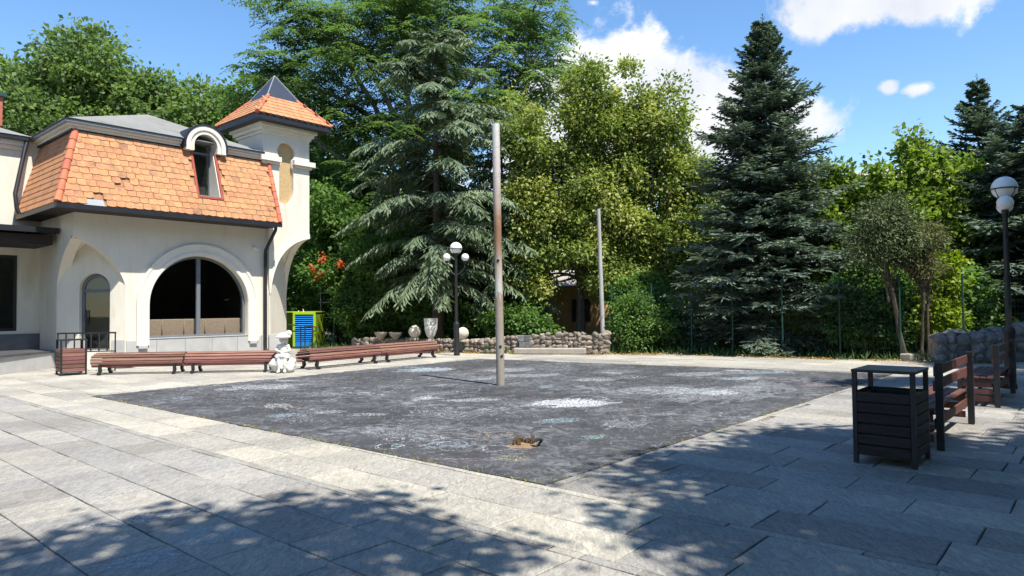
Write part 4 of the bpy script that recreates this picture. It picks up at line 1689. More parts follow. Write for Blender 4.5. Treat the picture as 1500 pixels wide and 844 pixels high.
def conifer(name, label, group, base, H, Rmax, mat, seed=5, z0=.7, whorls=46, per=9, rise=.12, droop=.32, tipup=.25, tw=.34,
            ntw=20, needle=.055, prof=.85, leader=True, hang=.12, trunk_r=.16, curve_out=0.0, sparse=0.0, twin=False, xs=None):
    """layered conifer: whorls of branches carrying flat sprays of needle twigs"""
    rng = np.random.default_rng(seed)
    root = empty(name, base, 0, label, 'tree', group)
    mb = MB()
    pts = [(rng.normal(0, .02) * (i > 0), rng.normal(0, .02) * (i > 0), H * i / 10 - .06 * (i == 0)) for i in range(11)]
    mb.tube(pts, [max(.012, trunk_r * (1 - i / 10.2)) for i in range(11)], 8)
    B0, BD, BL, BR = [], [], [], []
    for w in range(whorls):
        f = (w + rng.uniform(-.3, .3)) / whorls
        f = min(max(f, 0), .995)
        z = z0 + (H - z0) * f
        R_ = Rmax * (1 - f) ** prof * rng.uniform(.9, 1.05) + .10
        if f < .12:
            R_ *= .72 + f * 2.3
        for b in range(max(4, int(per * (1 - .45 * f)))):
            if rng.random() < sparse:
                continue
            th = rng.uniform(0, 2 * math.pi)
            B0.append((0, 0, z + rng.normal(0, .08)))
            BD.append((math.cos(th), math.sin(th), 0))
            BL.append(R_ * (rng.uniform(.62, 1.12) if rng.random() < .85 else rng.uniform(1.1, 1.28)))
            BR.append(rise + (f - .35) * .75 * (1 if curve_out == 0 else .5) + rng.normal(0, .08))
    B0, BD, BL, BR = map(np.array, (B0, BD, BL, BR))
    nb = len(BL)

    def bp(t):
        zz = BR * t - droop * t * t + tipup * t ** 4
        return B0 + BD * (BL * t)[:, None] + np.array([0, 0, 1.0]) * (BL * zz)[:, None]
    for i in range(nb):
        P_ = [tuple(B0[i] + BD[i] * BL[i] * t + np.array([0, 0, BL[i] * (BR[i] * t - droop * t * t + tipup * t ** 4)])) for t in (0, .35, .7, 1)]
        mb.tube(P_, [.028, .02, .012, .006], 4, caps=False)
    Vs, Ts = [], []
    side = np.stack([-BD[:, 1], BD[:, 0], np.zeros(nb)], 1)
    bt = np.clip(rng.normal(.42, .2, nb), 0, 1)
    zz = np.array([0, 0, 1.0])
    for q in range(ntw):
        t0 = .10 + .9 * (q + rng.random(nb)) / ntw
        t0 = np.minimum(t0, 1)
        P = bp(t0)
        tan = unit(bp(np.minimum(t0 + .02, 1.02)) - bp(t0 - .02))
        # twigs are longer on the inner half of a branch, so a bough is a broad spray
        L_ = tw * (.35 + .9 * (1 - t0) ** .6) * np.clip(BL / 1.6, .45, 1.4) * rng.uniform(.6, 1.25, nb)
        for sg in (-1, 1):
            D = unit(tan * rng.uniform(.5, 1.0, (nb, 1)) + side * sg * rng.uniform(.45, 1.0, (nb, 1)) + zz * rng.normal(-hang, .16, (nb, 1)))
            for j in range(3):
                # each twig: main shoot and two side shoots
                if j == 0:
                    p, dd, l = P, D, L_
                else:
                    k_ = .35 + .3 * (j - 1) + rng.uniform(0, .15, nb)
                    p = P + D * (L_ * k_)[:, None]
                    dd = unit(D + np.cross(D, zz) * rng.choice([-1, 1], nb)[:, None] * .8 + zz * rng.normal(-hang * .7, .22, (nb, 1)))
                    l = L_ * .55
                Nn = zz + rng.normal(0, .45, P.shape)
                Vs.append(leaf_quads(p, dd, Nn, l, needle * rng.uniform(.8, 1.5, nb), .05))
                Ts.append(np.clip(bt + .22 * (t0 - .5) + rng.normal(0, .13, nb) + (.1 if j else 0), 0, 1))
    V = np.concatenate(Vs)
    T = np.concatenate(Ts)
    # leader shoots
    ex = []
    for (lx_, lh) in (((0, .0), (-.12, -.4)) if twin else ((0, 0),)):
        for i in range(26):
            zq = H - 1.0 + lh + 1.25 * i / 26
            th = rng.uniform(0, 6.28)
            ex.append((lx_, 0, zq, math.cos(th) * .8, math.sin(th) * .8, .9))
        mb.tube([(lx_, 0, H - 1.4 + lh), (lx_, 0, H + .3 + lh)], [.025, .006], 5)
    ex = np.array(ex)
    V = np.concatenate([V, leaf_quads(ex[:, :3], ex[:, 3:], np.tile(zz, (len(ex), 1)) + rng.normal(0, .5, (len(ex), 3)), .14, .05)])
    T = np.concatenate([T, np.full(len(ex), .6)])
    m = V[:, :, 2].min(1) > .03
    V, T = V[m], T[m]
    arr_mesh('crown', V, 4, mat, root, T)
    mb.build('trunk', M['bark'], root, fixn=False)
    return root


# --- spruces
conifer('spruce_tree', 'tall blue-green spruce with twin tips behind the green fence', 'conifers behind the fence', (9.15, 24.6, 0), 11.9, 3.55,
        M['nd_spruce'], 5, z0=1.0, whorls=56, per=14, rise=.16, droop=.34, tipup=.22, tw=.48, ntw=26, needle=.06, prof=.80, twin=True, trunk_r=.22)
conifer('spruce_tree', 'slender spruce with a bare leader shoot, right of the leafy saplings', 'conifers behind the fence', (18.2, 26.6, 0), 10.3, 3.9,
        M['nd_spruce'], 8, z0=.8, whorls=46, per=11, rise=.16, droop=.30, tipup=.25, tw=.48, ntw=20, needle=.065, prof=.95, sparse=.12, trunk_r=.18)
conifer('spruce_tree', 'broad dark spruce behind the globe lamp and the grey stone wall', 'conifers behind the fence', (17.6, 23.2, 0), 8.4, 3.6,
        M['nd_spruce'], 9, z0=.5, whorls=40, per=12, rise=.1, droop=.3, tipup=.2, tw=.5, ntw=22, needle=.065, prof=.7, trunk_r=.18)
# --- cedars
conifer('cedar_tree', 'grey-green cedar with drooping layered boughs behind the three-globe lamp', 'conifers behind the fence', (-3.1, 28.6, 0), 13.2, 3.7,
        M['nd_cedar'], 12, z0=2.6, whorls=30, per=6, rise=.40, droop=.60, tipup=.0, tw=.55, ntw=34, needle=.06, prof=.30, hang=.5, curve_out=1, trunk_r=.26, sparse=.1)
conifer('cedar_tree', 'shorter grey-green cedar between the tall cedar and the lindens', 'conifers behind the fence', (-.4, 30.2, 0), 10.6, 3.0,
        M['nd_cedar'], 13, z0=2.0, whorls=26, per=6, rise=.40, droop=.60, tipup=.0, tw=.5, ntw=30, needle=.06, prof=.35, hang=.5, curve_out=1, trunk_r=.2, sparse=.15)
# --- tree of heaven
pinnate('ailanthus_tree', 'very tall tree with long drooping compound leaves above the turret', None, (-4.6, 34.5, 0),
        [(-6.5, 0, 13.2, 3.6, 2.6, 1.9), (-2.8, -.5, 14.6, 3.4, 3, 2.4), (1.6, .3, 15.2, 3.4, 3, 2.6), (5.4, 0, 13.6, 3.0, 2.6, 2.4), (3.4, -.6, 11.2, 3.0, 2.6, 2.4),
         (-3.4, .4, 11.0, 3.2, 2.6, 2.0), (0, 0, 10.6, 3.4, 3, 2.8), (-6.6, 0, 11.2, 2.0, 2, 1.2), (-.5, .5, 17.6, 4.2, 3.2, 2.0), (5.6, .2, 16.4, 2.6, 2.4, 1.8), (-5.4, .2, 16.6, 3, 2.6, 1.8),
         (-2.4, 0, 7.6, 2.2, 2, 2.2)],
        820, M['lf_ail'], 10.5, .34, 3)
# --- lindens
LG = 'lindens behind the stone wall'
broadleaf('linden_tree', 'yellow-green flowering linden behind the rubble wall, next to the cedar', LG, (2.9, 29.2, 0),
          [(-2.3, 0, 8.6, 1.05, 1.2, 2.0), (-2.0, -.2, 5.6, 1.3, 1.2, 1.8), (.3, 0, 10.2, 1.1, 1.2, 2.0), (.1, -.2, 7.2, 1.2, 1.3, 2.2), (-1.1, .5, 6.6, .9, 1.0, 1.8), (1.3, 0, 8.6, .9, 1.1, 2.2), (1.3, -.3, 5.2, 1.3, 1.2, 1.9), (-.5, -.4, 4.2, 1.4, 1.2, 1.5), (.9, -.6, 2.9, 1.0, 1.0, .7), (-2.2, -.4, 2.8, .9, 1.0, 1.2)],
          280, 220, .52, .16, M['lf_linden'], 4.2, .22, flat=.8, seed=21, limbs=50)
broadleaf('linden_tree', 'yellow-green flowering linden standing against the tall spruce', LG, (6.1, 29.6, 0),
          [(.5, 0, 9.4, 1.0, 1.1, 1.7), (-.9, 0, 9.8, .95, 1.1, 2.0), (.6, 0, 6.8, 1.3, 1.3, 2.2), (-1.0, -.1, 6.8, 1.2, 1.3, 2.2), (1.8, 0, 6.6, .95, 1.1, 2.0), (2.0, -.2, 4.0, 1.1, 1.1, 1.6), (.4, -.3, 4.2, 1.4, 1.2, 1.7), (-1.2, -.4, 3.8, 1.3, 1.1, 1.6), (.2, -.6, 2.4, 1.6, 1.0, 1.2)],
          255, 220, .52, .16, M['lf_linden'], 4.0, .22, flat=.8, seed=22, limbs=50)
# --- wood behind the cafe
WG = 'tall broadleaf trees behind the cafe'
broadleaf('broadleaf_tree', 'tallest leafy tree behind the cafe, above the chimney', WG, (-26.5, 40, 0),
          [(0, 0, 13.5, 4.0, 3.5, 3.0), (1.6, 0, 16.3, 2.8, 2.5, 1.9), (-3.6, 0, 14.8, 2.8, 2.5, 2.2), (3.6, 0, 13.0, 2.6, 2.2, 2.4), (2.0, -1, 10.0, 4.0, 3, 3.0), (-2.5, -1, 10.0, 3.5, 3, 3), (6.3, .2, 10.4, 1.6, 1.4, 1.8), (4.9, .2, 14.6, 1.5, 1.2, 1.4)],
          620, 70, .72, .30, M['lf_bg'], 8.5, .35, seed=31, tintspread=.22)
broadleaf('broadleaf_tree', 'rounded leafy tree behind the grey cafe roof', WG, (-18.5, 41, 0),
          [(0, 0, 12.6, 3.2, 2.8, 2.6), (-3.0, 0, 13.6, 2.2, 1.8, 2.2), (2.6, 0, 13.2, 2.4, 2, 2.0), (.6, -.6, 9.2, 3.8, 2.6, 3.2)],
          430, 66, .70, .28, M['lf_bg'], 6.5, .28, seed=32)
broadleaf('broadleaf_tree', 'leafy tree behind the turret roof with darker foliage', WG, (-13.2, 40, 0),
          [(-.6, 0, 13.0, 3.0, 2.4, 2.4), (1.8, 0, 9.6, 2.6, 2.2, 2.6), (-1.8, -.2, 8.8, 2.8, 2.4, 2.4), (2.4, 0, 6.0, 2.4, 2.2, 2.2)],
          380, 66, .70, .26, M['lf_bush'], 6.0, .25, seed=33)
# --- understorey along the path, left
UG = 'bushes in front of the tall trees'
broadleaf('flowering_bush', 'bright leafy bush with orange blossoms beside the turret', UG, (-7.6, 32.6, 0),
          [(-.6, 0, 3.4, 1.7, 1.4, 1.3), (.9, -.2, 3.6, 1.6, 1.3, 1.5), (0, 0, 5.2, 1.8, 1.4, 1.4), (2.3, -.4, 2.4, 1.5, 1.2, 1.8), (2.0, -.2, 5.0, 1.6, 1.3, 1.5), (-1.4, 0, 6.4, 1.4, 1.3, 1.5)],
          330, 56, .45, .20, M['lf_bush'], 2.4, .12, seed=41, cat='bush', limbs=24)
rr = np.random.default_rng(4)
fc = np.array([-7.6, 32.6, 0]) + np.array([(-1.0, -1.35, 4.0), (-.2, -1.3, 3.7), (-1.5, -1.2, 3.5), (-1.1, -1.35, 3.3)])
ix = np.repeat(np.arange(4), 40)
P = fc[ix] + rr.normal(0, .10, (160, 3))
fl = arr_mesh('blossom', leaf_quads(P, rr.normal(0, 1, P.shape), rr.normal(0, 1, P.shape), .14, .09), 4, M['lf_flower'], None, rr.random(160))
fl.parent = [o for o in bpy.data.objects if o.name == 'flowering_bush'][0]
fl.location = (7.6, -32.6, 0)
broadleaf('leafy_bush', 'light green bush under the cedar boughs, beside the face pot', UG, (-4.6, 30.6, 0),
          [(0, 0, 2.4, 1.6, 1.2, 1.7), (1.2, -.2, 1.6, 1.4, 1.1, 1.4), (-1.2, 0, 3.8, 1.4, 1.2, 1.4), (.4, 0, 4.4, 1.3, 1.2, 1.2)], 260, 54, .42, .18, M['lf_bush'], 1.6, .09, seed=42, cat='bush', limbs=20)
broadleaf('leafy_bush', 'dark green bush behind the stone ball, under the cedar', UG, (-1.2, 30.4, 0),
          [(0, 0, 1.7, 1.8, 1.3, 1.6), (1.4, .2, 2.8, 1.4, 1.2, 1.8), (-1.2, .2, 2.8, 1.3, 1.1, 1.5)], 240, 54, .42, .17, M['lf_dark'], 1.6, .08, seed=43, cat='bush', limbs=20)
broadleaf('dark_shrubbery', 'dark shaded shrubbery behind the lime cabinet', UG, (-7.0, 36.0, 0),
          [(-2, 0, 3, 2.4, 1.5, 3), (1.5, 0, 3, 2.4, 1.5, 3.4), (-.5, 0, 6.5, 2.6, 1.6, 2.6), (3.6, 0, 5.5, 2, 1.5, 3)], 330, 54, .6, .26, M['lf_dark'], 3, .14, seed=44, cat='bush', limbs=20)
broadleaf('dark_shrubbery', 'dark shrubbery behind the turret foot, left of the flowering bush', UG, (-12.2, 35.0, 0),
          [(-2, 0, 2.6, 2.6, 1.5, 2.6), (1.2, 0, 2.6, 2.2, 1.5, 2.6), (-.5, 0, 5.2, 2.6, 1.6, 2.4)], 300, 54, .55, .24, M['lf_bush'], 3, .14, seed=45, cat='bush', limbs=16)
HB = 'bushes along the foot of the trees'
for i, (x, y, w, h, mt, lb) in enumerate(((-6.2, 31.0, 1.5, 2.9, 'lf_bush', 'mid-green bush at the right of the lime cabinet'), (-2.6, 29.6, 1.5, 2.3, 'lf_bush', 'mid-green bush behind the face pot'),
                                      (.3, 28.0, 1.3, 1.9, 'lf_bush', 'mid-green bush behind the block pier'), (5.2, 27.4, 1.2, 3.0, 'lf_bush', 'mid-green bush below the linden next to the spruce'),
                                      (10.4, 23.6, 1.1, 2.6, 'lf_bright', 'fresh green bush between the spruce foot and the juniper'), (14.6, 22.6, 1.2, 3.0, 'lf_bush', 'mid-green bush right of the yellow-green bush'),
                                      (12.0, 22.4, 1.0, 3.2, 'lf_bush', 'mid-green bush right behind the juniper trunks'), (-8.6, 34.0, 1.6, 5.4, 'lf_bush', 'tall mid-green bush above the lime cabinet'), (-4.4, 32.6, 1.8, 5.6, 'lf_bush', 'tall mid-green bush left of the cedar trunk'))):
    broadleaf('leafy_bush', lb, HB, (x, y, 0), [(0, 0, h * .42, w, w * .7, h * .42), (-w * .5, 0, h * .62, w * .7, w * .6, h * .32), (w * .55, -.1, h * .4, w * .7, w * .6, h * .36), (w * .1, 0, h * .8, w * .6, w * .5, h * .2)],
              int(110 * w * h / 2), 62, .34, .15, M[mt], h * .45, .07, seed=200 + i, cat='bush', limbs=16)
# --- hedge and bushes by the fence
broadleaf('green_hedge', 'bright green hedge bush at the end of the rubble wall', UG, (4.75, 24.95, 0),
          [(-.5, 0, 1.0, .75, .55, 1.0), (.4, .1, .8, .9, .6, .85), (-.3, .1, 1.7, .6, .5, .45)], 190, 50, .26, .11, M['lf_bush'], .9, .05, seed=51, cat='bush', limbs=14)
broadleaf('dark_bush', 'low dark bush under the tall spruce behind the fence', UG, (8.6, 26.6, 0),
          [(0, 0, .9, 1.3, .9, .9), (1.7, .2, .8, 1.2, .8, .8), (-1.5, .4, .9, 1.0, .8, .9)], 150, 46, .3, .13, M['lf_dark'], .6, .05, seed=52, cat='bush', limbs=10)
SG = 'leafy saplings behind the fence'
broadleaf('leafy_sapling', 'bright lime-leaved sapling with long upright shoots between two spruces', SG, (14.1, 24.4, 0),
          [(0, 0, 4.4, 1.4, 1.2, 1.6), (.3, 0, 6.7, .38, .4, 1.3), (-.9, 0, 6.2, .28, .3, 1.1), (1.0, 0, 6.4, .3, .3, 1.0), (-.3, 0, 6.0, .3, .3, 1.0), (1.5, 0, 5.8, .3, .3, .9), (-1.0, -.2, 3.4, 1.1, 1, 1.6), (1.3, 0, 3.6, 1.2, 1, 1.7), (.4, -.3, 2.0, 1.6, 1.1, 1.4)],
          420, 44, .36, .20, M['lf_bright'], 3.4, .10, seed=61, limbs=40)
broadleaf('leafy_sapling', 'bright green young tree touching the right side of the tall spruce', SG, (12.1, 25.8, 0),
          [(0, 0, 4.4, 1.2, 1.1, 1.8), (-.4, 0, 6.0, .4, .4, 1.1), (.3, 0, 6.2, .3, .3, .9), (.4, -.2, 2.6, 1.3, 1.0, 1.7), (.9, 0, 5.4, .6, .6, 1.0)],
          330, 46, .38, .19, M['lf_bright'], 3.0, .10, seed=62, limbs=30)
broadleaf('leafy_sapling', 'leafy young tree with loose upright shoots before the slender spruce', SG, (16.3, 25.2, 0),
          [(0, 0, 4.2, 1.2, 1.1, 1.7), (.2, 0, 6.0, .5, .5, 1.0), (-.5, 0, 5.6, .4, .4, .9), (0, -.2, 2.4, 1.2, 1.0, 1.6)],
          330, 44, .38, .19, M['lf_bright'], 3.0, .09, seed=63, limbs=30)
broadleaf('yellow_bush', 'yellow-green bush behind the green fence post', UG, (13.3, 21.6, 0),
          [(0, 0, 2.0, .55, .5, 1.1), (.35, 0, 1.1, .5, .45, .8), (-.3, .1, 1.3, .5, .5, .9), (.45, 0, 2.6, .4, .4, .6)], 120, 44, .24, .14, M['lf_yellow'], 1.4, .05, seed=64, cat='bush', limbs=14)
broadleaf('dark_bush', 'brownish shaded bush between the spruce and the crooked juniper', UG, (11.0, 21.6, 0),
          [(0, 0, 1.2, .9, .6, 1.1), (.7, .2, 1.0, .8, .6, .9), (-.7, .3, 1.5, .7, .6, 1.1)], 170, 46, .28, .12, M['lf_dark'], .9, .06, seed=65, cat='bush', limbs=14)
broadleaf('dark_bush', 'dark bush behind the crooked juniper trunks', UG, (12.6, 23.2, 0),
          [(0, 0, 1.3, 1.2, .6, 1.3), (1.2, .2, 1.3, 1.0, .6, 1.2)], 190, 46, .32, .13, M['lf_dark'], .9, .06, seed=66, cat='bush', limbs=14)
broadleaf('juniper_tree', 'crooked juniper on two bare trunks with browned foliage', None, (11.55, 20.35, 0),
          [(-.55, 0, 4.0, .75, .7, .75), (-.95, 0, 3.3, .6, .6, .6), (.0, .1, 3.5, .6, .6, .7), (-.3, 0, 4.5, .4, .4, .4)],
          230, 90, .26, .10, M['nd_pine'], 2.7, .075, bark='bark', seed=71, aspect=.3, limbs=26, stems=[((.0, 0), (-.45, 0), .08), ((.55, .1), (.75, .15), .05)])
broadleaf('juniper_tree', 'browned half-dead juniper head beside the yellow-green bush', None, (12.35, 20.6, 0),
          [(0, 0, 3.3, .55, .5, .8), (.3, .1, 3.7, .4, .4, .5), (-.1, 0, 2.7, .5, .5, .4)],
          90, 80, .24, .09, M['nd_brown'], 2.4, .05, bark='bark', seed=72, aspect=.3, limbs=20, lean=(.1, 0))
# --- deep background rows
BG = 'shady trees in the park behind'
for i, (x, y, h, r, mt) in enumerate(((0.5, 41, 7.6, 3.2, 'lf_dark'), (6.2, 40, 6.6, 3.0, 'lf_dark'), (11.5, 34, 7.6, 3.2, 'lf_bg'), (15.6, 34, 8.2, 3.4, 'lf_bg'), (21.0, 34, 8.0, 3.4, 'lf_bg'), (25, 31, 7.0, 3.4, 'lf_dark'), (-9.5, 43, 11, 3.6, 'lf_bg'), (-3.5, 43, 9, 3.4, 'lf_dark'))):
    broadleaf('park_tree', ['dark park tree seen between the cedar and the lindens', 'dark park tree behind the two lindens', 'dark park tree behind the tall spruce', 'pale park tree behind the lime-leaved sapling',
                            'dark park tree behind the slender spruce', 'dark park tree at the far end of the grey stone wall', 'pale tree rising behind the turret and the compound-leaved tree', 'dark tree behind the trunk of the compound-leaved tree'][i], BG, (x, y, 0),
              [(0, 0, h * .7, r, r * .7, h * .3), (-r * .5, 0, h * .45, r * .8, r * .6, h * .3), (r * .5, 0, h * .4, r * .8, r * .6, h * .3)], 200, 48, .8, .36, M[mt], h * .5, .16, seed=80 + i, limbs=14)


# ------------------------------------------------------------------ trees behind the camera whose shade falls on the paving
def in_poly(p, poly):
    c = False
    j = len(poly) - 1
    for i in range(len(poly)):
        if (poly[i][1] > p[1]) != (poly[j][1] > p[1]) and p[0] < (poly[j][0] - poly[i][0]) * (p[1] - poly[i][1]) / (poly[j][1] - poly[i][1]) + poly[i][0]:
            c = not c
        j = i
    return c


def shade_tree(label, base, trunk_h, polys, dens, hlo, hhi, seed, trunk_r=.25):
    """overhead crown laid out from where its shade lies on the ground"""
    rng = np.random.default_rng(seed)
    root = empty('shade_tree', (base[0], base[1], 0), 0, label, 'tree', 'shade trees along the near side of the square')
    cs = []
    k = 1 / math.tan(R(SUN_EL))
    for poly in polys:
        xs = [p[0] for p in poly]
        ys = [p[1] for p in poly]
        area = abs(sum(poly[i][0] * poly[(i + 1) % len(poly)][1] - poly[(i + 1) % len(poly)][0] * poly[i][1] for i in range(len(poly)))) / 2
        for _ in range(int(area * dens * 6)):
            p = (rng.uniform(min(xs), max(xs)), rng.uniform(min(ys), max(ys)))
            if not in_poly(p, poly):
                continue
            for _try in range(6):
                h = rng.uniform(hlo, hhi)
                q = np.array([p[0] + SUN_H.x * h * k, p[1] + SUN_H.y * h * k, h])
                pr = project(q)
                if pr is None or pr[0] < -150 or pr[0] > 1580 or pr[1] < -90:
                    cs.append(q)
                    break
            if len(cs) > area * dens * 60:
                break
    cs = np.array(cs)
    # about dens clusters per square metre
    tot = int(sum(abs(sum(pl[i][0] * pl[(i + 1) % len(pl)][1] - pl[(i + 1) % len(pl)][0] * pl[i][1] for i in range(len(pl)))) / 2 for pl in polys) * dens)
    cs = cs[rng.permutation(len(cs))[:tot]]
    c = cs - np.array([base[0], base[1], 0])
    nl = 70
    idx = np.repeat(np.arange(len(c)), nl)
    off = rng.normal(size=(len(idx), 3)) * np.array([.27, .27, .2])
    P = c[idx] + off
    V = leaf_quads(P, rng.normal(0, 1, P.shape), rng.normal(0, .6, P.shape) + np.array([0, 0, .8]), .19 * rng.uniform(.7, 1.3, len(idx)), .13)
    arr_mesh('crown', V, 4, M['lf_bush'], root, np.clip(rng.normal(.5, .2, len(idx)), 0, 1))
    mb = MB()
    mb.tube([(0, 0, -.05), (.05, 0, trunk_h * .4), (0, .05, trunk_h)], [trunk_r * 1.3, trunk_r, trunk_r * .7], 9)
    for e in c[rng.permutation(len(c))[:60]]:
        a = np.array([0, 0, trunk_h * rng.uniform(.75, 1)])
        m_ = a * .5 + e * .5 + np.array([0, 0, .4])
        limb(mb, a, m_, .06, .035, .05, 4, 5)
        limb(mb, m_, e, .035, .01, .05, 4, 5)
    mb.build('trunk', M['barkgrey'], root, fixn=False)
    return root


shade_left = [(-9.5, 2.0), (-5.2, 3.5), (-3.6, 4.45), (-3.4, 4.95), (-3.1, 5.0), (-3.0, 5.4), (-2.3, 5.25), (-2.1, 5.55), (-1.8, 5.75), (-1.5, 5.9), (-1.17, 5.9), (-1.0, 5.7), (-.85, 5.5), (-1.0, 5.3), (-.6, 5.05), (-.4, 4.85), (-.2, 4.6), (-.3, 4.5), (-.6, 4.4), (-.8, 4.25), (-.75, 4.1), (-1.3, 3.4), (-1.6, 2.4)]
shade_right = [(1.0, 4.0), (1.15, 4.3), (1.3, 4.6), (1.1, 4.75), (1.0, 4.95), (.7, 5.2), (1.15, 5.4), (1.6, 5.55), (2.05, 5.95), (1.95, 6.55), (1.5, 6.3), (1.0, 6.5), (1.45, 7.1), (2.1, 7.6), (2.95, 8.4), (3.6, 8.7), (4.25, 9.0), (4.6, 8.8), (5.2, 8.3), (5.5, 8.1), (6.3, 8.3), (7.5, 9.4), (9.5, 11.5), (12, 14.5), (14, 13), (11, 6), (5, 3), (2, 2.8)]
shade_far = [(7.2, 11.6), (8.2, 12.6), (9.0, 13.4), (11, 15.3), (13.5, 17.5), (17, 16), (13, 11.5), (9, 10)]
shade_mid = [(6.6, 14.3), (7.6, 14.6), (8.6, 15.3), (9.6, 14.8), (8.4, 13.9), (7.0, 13.7)]
back_l = [(-10, 2.4), (-1.6, 2.4), (-1.2, -3), (-3, -6), (-9, -6)]  # unseen crown area added to block skylight, beyond the cast shade
back_r = [(2, 2.7), (5, 2.9), (11, 5.9), (14, 4), (12, -5), (2, -6)]  # same on the right: extra crown added against skylight
shade_tree('broad shade tree standing behind and left of the viewpoint', (-1.2, -4.5), 8, [shade_left, back_l], 25.0, 9.0, 12.0, 101)
shade_tree('broad shade tree to the right of the slatted litter bin', (10.5, -1.0), 8, [shade_right, back_r], 23.0, 9.0, 12.5, 102)
shade_tree('tall shade tree beyond the wooden benches', (17.5, 7.6), 9, [shade_far, shade_mid, [(11.2, 17.6), (11.8, 19.8), (19, 20), (19, 17)]], 18, 10.0, 14.0, 103)

# trees added out of view to block skylight and darken the pane reflections
def ring_tree():
    return broadleaf('park_tree', 'x', 'added unseen trees on the near side of the square', (14, -14, 0),
                     [(0, 0, 8.5, 4, 4, 3.2), (-2, 1, 6.2, 3.2, 3, 2.4), (2, -1, 6.4, 3.2, 3, 2.4), (0, 0, 4.2, 3.6, 3.6, 2.0), (0, 0, 1.6, 3.8, 3.8, 1.5)], 340, 46, .9, .42, M['lf_dark'], 4.5, .3, seed=140, limbs=16)


rt0 = ring_tree()
spots = [(14, -14, 1.0, 'added unseen tree behind the viewpoint, on the bench side'), (22, -6, 1.1, 'added unseen tree far right of the slatted litter bin'), (26, 4, 1.15, 'added unseen tree on the open side beyond the benches'),
         (4, -18, 1.1, 'added unseen tree straight behind the viewpoint'), (-8, -16, 1.0, 'added unseen tree behind the viewpoint, on the cafe side'), (-20, -10, 1.1, 'added unseen tree facing the cafe wing from far left'),
         (-28, 2, 1.1, 'added unseen tree beyond the left end of the cafe wing'), (20.5, 11.5, .95, 'added unseen tree right of the grey stone wall'), (27, 11, 1.15, 'added unseen tree standing second from the grey stone wall'),
         (33, 6, 1.2, 'added unseen tree far out on the open side beyond the benches'), (25, 17.5, 1.0, 'added unseen tree behind the right end of the grey stone wall'), (30, -4, 1.2, 'added unseen tree far behind the benches')]
for i, (x, y, sc, lb) in enumerate(spots):
    o = rt0 if i == 0 else copy_tree(rt0)
    o.location = (x, y, 0)
    o.scale = (sc, sc, sc)
    o.rotation_euler = (0, 0, i * 1.3)
    o['label'] = lb

# ------------------------------------------------------------------ street furniture
def slat(cx, cy, cz, sx, sy, sz, mat, parent, name='slat', bev=.005, rot=None):
    mb = MB()
    mb.box(0, 0, 0, sx, sy, sz, bev=bev)
    o = mb.build(name, mat, parent)
    o.location = (cx, cy, cz)
    if rot:
        o.rotation_euler = rot
    return o


def litter_bin(loc, rz, w, d, hbox, htop, wood, label, roof=True, nsl=6):
    b = empty('litter_bin', loc, rz, label, 'litter bin', 'slatted litter bins')
    pw = .045
    for sx in (-1, 1):
        for sy in (-1, 1):
            slat(sx * (w / 2 - pw / 2), sy * (d / 2 - pw / 2), htop / 2 - .004, pw, pw, htop - .006, M['blackmetal'], b, 'post', .003)
    z0 = .08
    hh = (hbox - z0) / nsl
    for i in range(nsl):
        z = z0 + hh * (i + .5)
        for sy in (-1, 1):
            slat(0, sy * (d / 2 - .012), z, w - 2 * pw - .004, .026, hh - .012, wood, b)
        for sx in (-1, 1):
            slat(sx * (w / 2 - .012), 0, z, d - 2 * pw - .004, .026, hh - .012, wood, b, rot=(0, 0, R(90)))
    mb = MB()
    for cx, cy, sx, sy in ((0, -d / 2 + .07, w - .14, .01), (0, d / 2 - .07, w - .14, .01), (-w / 2 + .07, 0, .01, d - .16), (w / 2 - .07, 0, .01, d - .16)):
        mb.box(cx, cy, hbox / 2 + .02, sx, sy, hbox - .10)
    mb.box(0, 0, .10, w - .15, d - .15, .012)
    mb.build('liner', M['blackmetal'], b)
    if roof:
        slat(0, 0, htop + .008, w + .01, d + .01, .03, M['blackmetal'], b, 'lid', .004)
    else:
        for sy in (-1, 1):
            slat(0, sy * (d / 2 - pw / 2), htop + .008, w, .045, .03, M['blackmetal'], b, 'top_rail', .003)
        for sx in (-1, 1):
            slat(sx * (w / 2 - pw / 2), 0, htop + .008, .045, d - .092, .03, M['blackmetal'], b, 'top_rail', .003)
    return b


# bin corner (3.9, 6.72), sides along the grid
bc = np.array([3.90, 6.72]) + UD * .33 + VD * .285
litter_bin((bc[0], bc[1], .006), R(49), .66, .57, .72, .92, M['darkwood'], 'dark brown slatted litter bin with a flat lid, in the shade')
litter_bin((-11.62, 18.2, .006), R(42), .60, .64, .68, .90, M['redwood'], 'reddish slatted litter bin by the cafe entrance, at the end of the long bench', roof=False)


